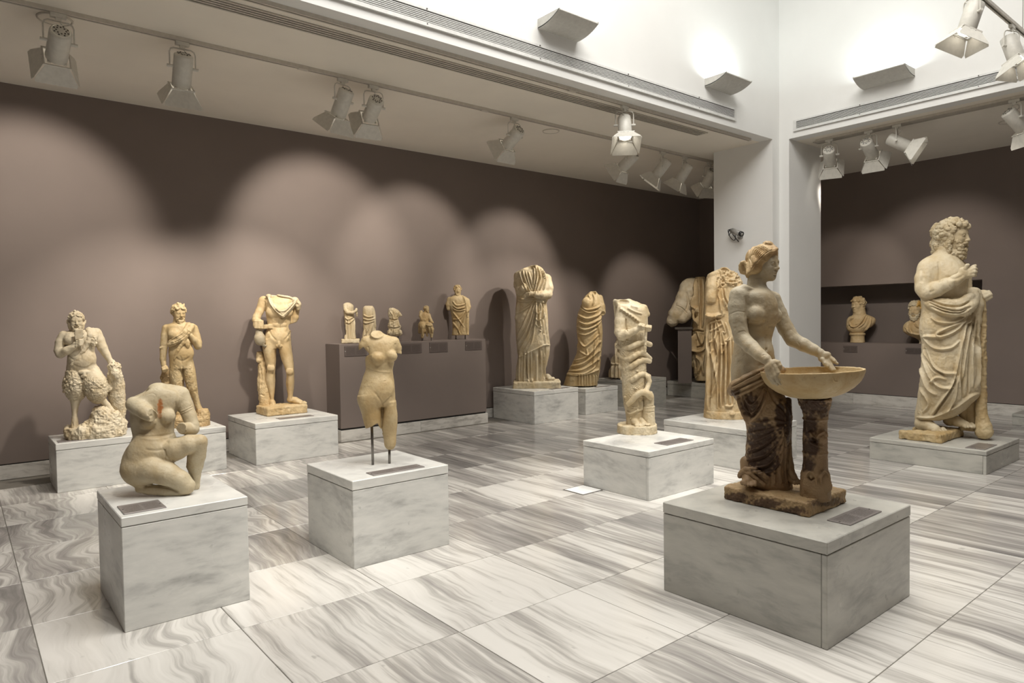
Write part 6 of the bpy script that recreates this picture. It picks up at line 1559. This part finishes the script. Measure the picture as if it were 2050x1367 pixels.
    q.strokes([[(612, 1130), (610, 1150), (613, 1166)]], 5, 8, 'g'); q.rough(30, 9); q.rough(9, 3); q.build('base_slab', S_HONEY)
statue_bearded()
# ------------------------------------------------------------------ small statues on the bench
CK = (640, 540, 4.0206)
def small_flute():
    st = Statue('small_statue', 'leftmost small headless woman on the display bench with bent arms and a square base', (701.7, 684.5), UZ, CK, vox=0.85, at=('y', 8.655))
    b = st.part()
    b.loft([(264, 208, 238, -4, 14), (274, 198, 258, 0, 26), (290, 193, 272, 0, 36), (320, 191, 274, 0, 40), (360, 194, 278, 0, 40), (400, 198, 284, 0, 42), (450, 204, 290, 0, 42), (500, 205, 290, 0, 42), (558, 199, 294, 0, 42)], k=4, n=2.4)
    b.chain([(204, 286, 14, 16), (208, 320, 30, 16), (224, 342, 44, 15), (262, 346, 54, 12), (290, 332, 54, 11), (296, 318, 52, 10)], k=6, kin=5); b.chain([(294, 318, 50, 9), (298, 350, 46, 8), (300, 372, 40, 6)], k=4)
    b.strokes([[(228, 300), (232, 330)], [(250, 300), (252, 326)]], 6, 5, 'r'); b.strokes([[(205, 380), (230, 400), (270, 380)], [(204, 410), (236, 430), (276, 396)]], 5, 7, 'r'); b.func(pleats(200, 292, 400, 560, 5.5, 6, sharp=0.7)); b.strokes([[(196, 330), (200, 400), (206, 460)], [(226, 420), (212, 480), (204, 550)]], 4, 8, 'g'); b.rough(8, 2); b.build('figure', S_CREAM)
    q = st.part(); q.box((248, 573, 0), (71, 17, 52), rad=6, k=2); q.rough(16, 6); q.build('base_slab', S_CREAM)
small_flute()
def small_shawl():
    st = Statue('small_statue', 'second small headless draped woman from the left on the display bench', (738.5, 685.0), UZ, CK, vox=0.85, at=('y', 8.655))
    b = st.part()
    b.loft([(290, 366, 424, -4, 26), (304, 350, 436, 0, 38), (330, 346, 444, 0, 44), (370, 346, 450, 0, 46), (420, 349, 453, 0, 46), (470, 350, 453, 0, 46), (520, 346, 452, 0, 46), (586, 340, 450, 0, 48)], k=4, n=2.4)
    b.strokes([[(424, 300), (436, 380), (450, 470)], [(352, 360), (390, 380), (440, 370)], [(350, 390), (396, 404), (446, 392)], [(352, 420), (380, 430), (440, 410)], [(410, 420), (390, 480), (356, 540)], [(430, 430), (410, 500), (370, 570)]], 5, 8, 'r'); b.strokes([[(436, 320), (442, 420), (440, 520)]], 4, 8, 'g'); b.func(pleats(344, 452, 470, 586, 6, 5)); b.rough(8, 2); b.build('figure', S_CREAM)
small_shawl()
def small_torn():
    st = Statue('small_statue', 'small torn fluttering draped fragment without head or feet on a rod', (797.0, 681.5), UZ, CK, vox=0.85, at=('y', 8.655))
    b = st.part()
    b.loft([(308, 562, 590, 0, 14), (322, 556, 622, 0, 30), (345, 552, 644, 0, 38), (380, 558, 636, 0, 36), (400, 560, 632, 0, 36), (440, 552, 644, 0, 42), (462, 550, 652, 0, 44), (475, 556, 648, 0, 40), (500, 545, 662, 0, 46), (518, 542, 666, 0, 44), (530, 552, 650, 0, 34)], k=4, n=2.2)
    b.chain([(640, 350, 0, 12), (652, 368, 6, 9)], k=4); b.strokes([[(566, 330), (590, 370), (586, 400)], [(600, 330), (590, 380), (600, 400)], [(570, 410), (566, 450)], [(600, 410), (596, 456)], [(626, 410), (636, 456)], [(566, 480), (556, 520)], [(600, 480), (594, 526)], [(630, 480), (648, 516)]], 5, 9, 'r'); b.strokes([[(552, 462), (600, 470), (650, 462)], [(560, 396), (600, 404), (634, 396)]], 4, 10, 'g'); b.rough(12, 7); b.rough(6, 4, ridged=True); b.build('figure', S_CREAM)
    st.rods([(632, 569, -6)], [(630, 520, -6)], 4)
small_torn()
def small_seated():
    st = Statue('small_statue', 'small seated bearded man with a draped lap on the display bench', (853.9, 681.0), UZ, CK, vox=0.8, at=('y', 8.655))
    b = st.part()
    b.head((860, 318, 6), 54, yaw=55, ears=False)
    b.chain([(852, 340, 0, 15), (850, 352, 0, 18)], k=6); b.loft([(345, 826, 876, 0, 22), (358, 810, 886, 0, 32), (390, 808, 886, 4, 36), (420, 806, 880, 6, 36), (448, 800, 884, 8, 40)], k=5)
    b.chain([(816, 340, 4, 14), (812, 372, 14, 13), (826, 400, 26, 12), (850, 404, 36, 10)], k=5); b.chain([(878, 362, 10, 14), (888, 392, 24, 12), (900, 414, 40, 10), (910, 424, 40, 8)], k=5)
    b.chain([(822, 440, 20, 26), (830, 455, 50, 24), (832, 490, 54, 17), (826, 540, 50, 12)], k=8); b.chain([(866, 440, 24, 26), (886, 452, 56, 24), (900, 480, 58, 18), (900, 538, 50, 11)], k=8)
    b.chain([(858, 460, 40, 18), (862, 500, 40, 12), (866, 530, 38, 8)], k=6); b.strokes([[(850, 440), (880, 450), (910, 446)], [(880, 460), (884, 520)], [(900, 460), (908, 510)], [(830, 450), (828, 530)]], 5, 7, 'r'); b.strokes([[(840, 470), (842, 530)]], 6, 8, 'g'); b.rough(8, 2.4); b.build('figure', S_HONEY)
    h = st.part(); h.hair_cap((860, 318, 6), 54, 55, n=90, rad=0.09, seed=2); beard_locks(h, (860, 318, 6), rot(55, 0, 0), 54, n=12, seed=2, rad=0.055); h.build('hair', S_HONEY)
    q = st.part(); q.box((838, 470, -14), (44, 40, 30), rad=8, k=4); q.rough(14, 5); q.build('seat_block', S_HONEY)
    st.rods([(826, 567, 48), (898, 568, 48)], [(826, 530, 48), (899, 530, 48)], 4)
small_seated()
def small_bearded():
    st = Statue('small_statue', 'tallest small statue on the display bench, a bearded man in a mantle on two rods', (921.5, 679.5), UZ, CK, vox=0.85, at=('y', 8.655))
    b = st.part(); b.head((1110, 166, 6), 82, yaw=6, ears=False); b.chain([(1110, 196, 0, 24), (1110, 216, 0, 28)], k=8)
    b.loft([(206, 1080, 1150, 0, 30), (222, 1044, 1180, 0, 46), (245, 1034, 1194, 0, 54), (290, 1038, 1202, 0, 56), (330, 1052, 1204, 0, 56), (400, 1064, 1202, 0, 54), (460, 1068, 1201, 0, 52), (526, 1064, 1202, 0, 50)], k=5, n=2.3)
    b.chain([(1046, 240, 6, 22), (1036, 280, 8, 21), (1036, 312, 10, 16)], k=8); b.chain([(1186, 250, 6, 22), (1196, 300, 12, 20), (1188, 330, 30, 14)], k=8)
    b.strokes([[(1150, 205), (1172, 260), (1180, 320), (1186, 400)], [(1070, 250), (1100, 285), (1150, 282), (1180, 262)], [(1072, 285), (1110, 312), (1170, 300)], [(1072, 310), (1120, 330), (1176, 320)], [(1074, 340), (1120, 400), (1160, 460)], [(1170, 330), (1130, 390), (1072, 400)], [(1180, 340), (1150, 440), (1120, 500)], [(1186, 330), (1182, 430), (1190, 520)], [(1072, 420), (1110, 470), (1130, 520)]], 5, 9, 'r')
    b.strokes([[(1072, 298), (1110, 322), (1172, 310)], [(1172, 345), (1140, 440), (1110, 516)], [(1192, 380), (1194, 520)]], 4, 9, 'g'); b.rough(10, 2.2); b.build('figure', S_HONEY)
    h = st.part(); h.hair_cap((1110, 166, 6), 82, 6, n=110, rad=0.085, seed=2, nape=-0.4); beard_locks(h, (1110, 166, 6), rot(6, 0, 0), 82, n=14, seed=3, rad=0.05); h.build('hair', S_HONEY)
    st.rods([(1096, 560, 4), (1172, 558, 4)], [(1096, 510, 4), (1172, 510, 4)], 5)
small_bearded()
# ------------------------------------------------------------------ busts in the niche
CL = (1600, 540, 5.2564)
def bust_curly():
    st = Statue('marble_bust', 'bust of a curly haired beardless man on a round socle in the niche', (1716.5, 685.0), 1.087, CL, cat='bust', vox=0.9, at=('x', XR+0.24))
    b = st.part(); b.head((616, 372, 10), 158, yaw=-38, ears=True); b.chain([(630, 425, 0, 58), (634, 480, 0, 66)], k=14)
    b.loft([(466, 590, 690, 0, 50), (486, 540, 750, 0, 66), (510, 508, 796, 0, 74), (545, 496, 806, 0, 78), (590, 494, 776, 2, 78), (625, 500, 720, 4, 72), (655, 525, 690, 4, 56), (672, 540, 680, 4, 40)], k=8, n=2.1); b.ell((650, 560, -90), (130, 110, 60), k=10, sign=-1)
    b.strokes([[(700, 470), (660, 540), (600, 596), (556, 600)], [(712, 486), (680, 560), (620, 610)], [(580, 490), (536, 540), (540, 590), (580, 606)], [(560, 500), (522, 550), (520, 600)], [(690, 480), (640, 550), (590, 580)], [(760, 500), (740, 580), (690, 640)]], 7, 12, 'r'); b.strokes([[(705, 478), (668, 552), (610, 603)], [(570, 496), (530, 546), (531, 596)]], 4, 9, 'g'); b.rough(16, 3); b.build('figure', S_TANL)
    h = st.part(); h.hair_cap((616, 372, 10), 158, -38, n=220, rad=0.075, seed=4, front=0.25, puff=1.05); h.rough(8, 3, ridged=True); h.build('hair', S_TANL)
    q = st.part(); q.loft([(664, 530, 694, 2, 70), (676, 526, 697, 2, 74), (688, 530, 694, 2, 71), (696, 538, 688, 2, 65), (740, 537, 690, 2, 66), (768, 534, 694, 2, 70)], k=2, smooth=3); q.rough(20, 3); q.build('round_socle', S_TANL)
bust_curly()
def bust_stained():
    st = Statue('marble_bust', 'bearded bust with orange stained hair in the niche beside the bearded statue', (1841.5, 687.5), 1.087, CL, cat='bust', vox=0.9, at=('x', XR+0.24))
    b = st.part(); b.head((1226, 428, 14), 184, yaw=-22, ears=True); b.chain([(1236, 490, 0, 54), (1240, 545, 0, 70)], k=14)
    b.loft([(528, 1180, 1300, 0, 56), (548, 1130, 1350, 0, 70), (580, 1100, 1382, 0, 82), (620, 1090, 1390, 0, 86), (655, 1100, 1380, 0, 84), (690, 1150, 1350, 0, 70), (715, 1214, 1320, 0, 46), (735, 1250, 1300, 0, 24)], k=8, n=2.1); b.ell((1240, 630, -100), (140, 110, 60), k=10, sign=-1)
    b.strokes([[(1190, 540), (1180, 600), (1200, 660)], [(1170, 550), (1150, 610), (1170, 670)], [(1110, 600), (1160, 650), (1240, 680), (1300, 670)], [(1130, 580), (1140, 640), (1200, 690)], [(1210, 560), (1240, 600), (1290, 610)]], 8, 12, 'r'); b.rough(16, 3); b.build('figure', S_TANL)
    h = st.part(); h.hair_cap((1226, 428, 14), 184, -22, n=200, rad=0.075, seed=4, front=0.27); beard_locks(h, (1226, 428, 14), rot(-22, 0, 0), 184, n=22, seed=4); h.rough(8, 3, ridged=True); h.build('hair', S_ORANGE, stain=[(1282, 380, 50, 75, 1.0)])
    q = st.part(); q.chain([(1272, 726, 0, 16), (1272, 748, 0, 11)], k=3); q.loft([(744, 1264, 1282, 0, 9), (770, 1262, 1284, 0, 9), (778, 1240, 1304, 0, 30)], k=2, smooth=2); q.build('bust_stem', S_CREAM)
S_ORANGE = stone('orange_stained_marble', (0.64, 0.56, 0.40), (0.52, 0.42, 0.26), (0.30, 0.20, 0.10), 0.45, stain=(0.62, 0.36, 0.08))
bust_stained()
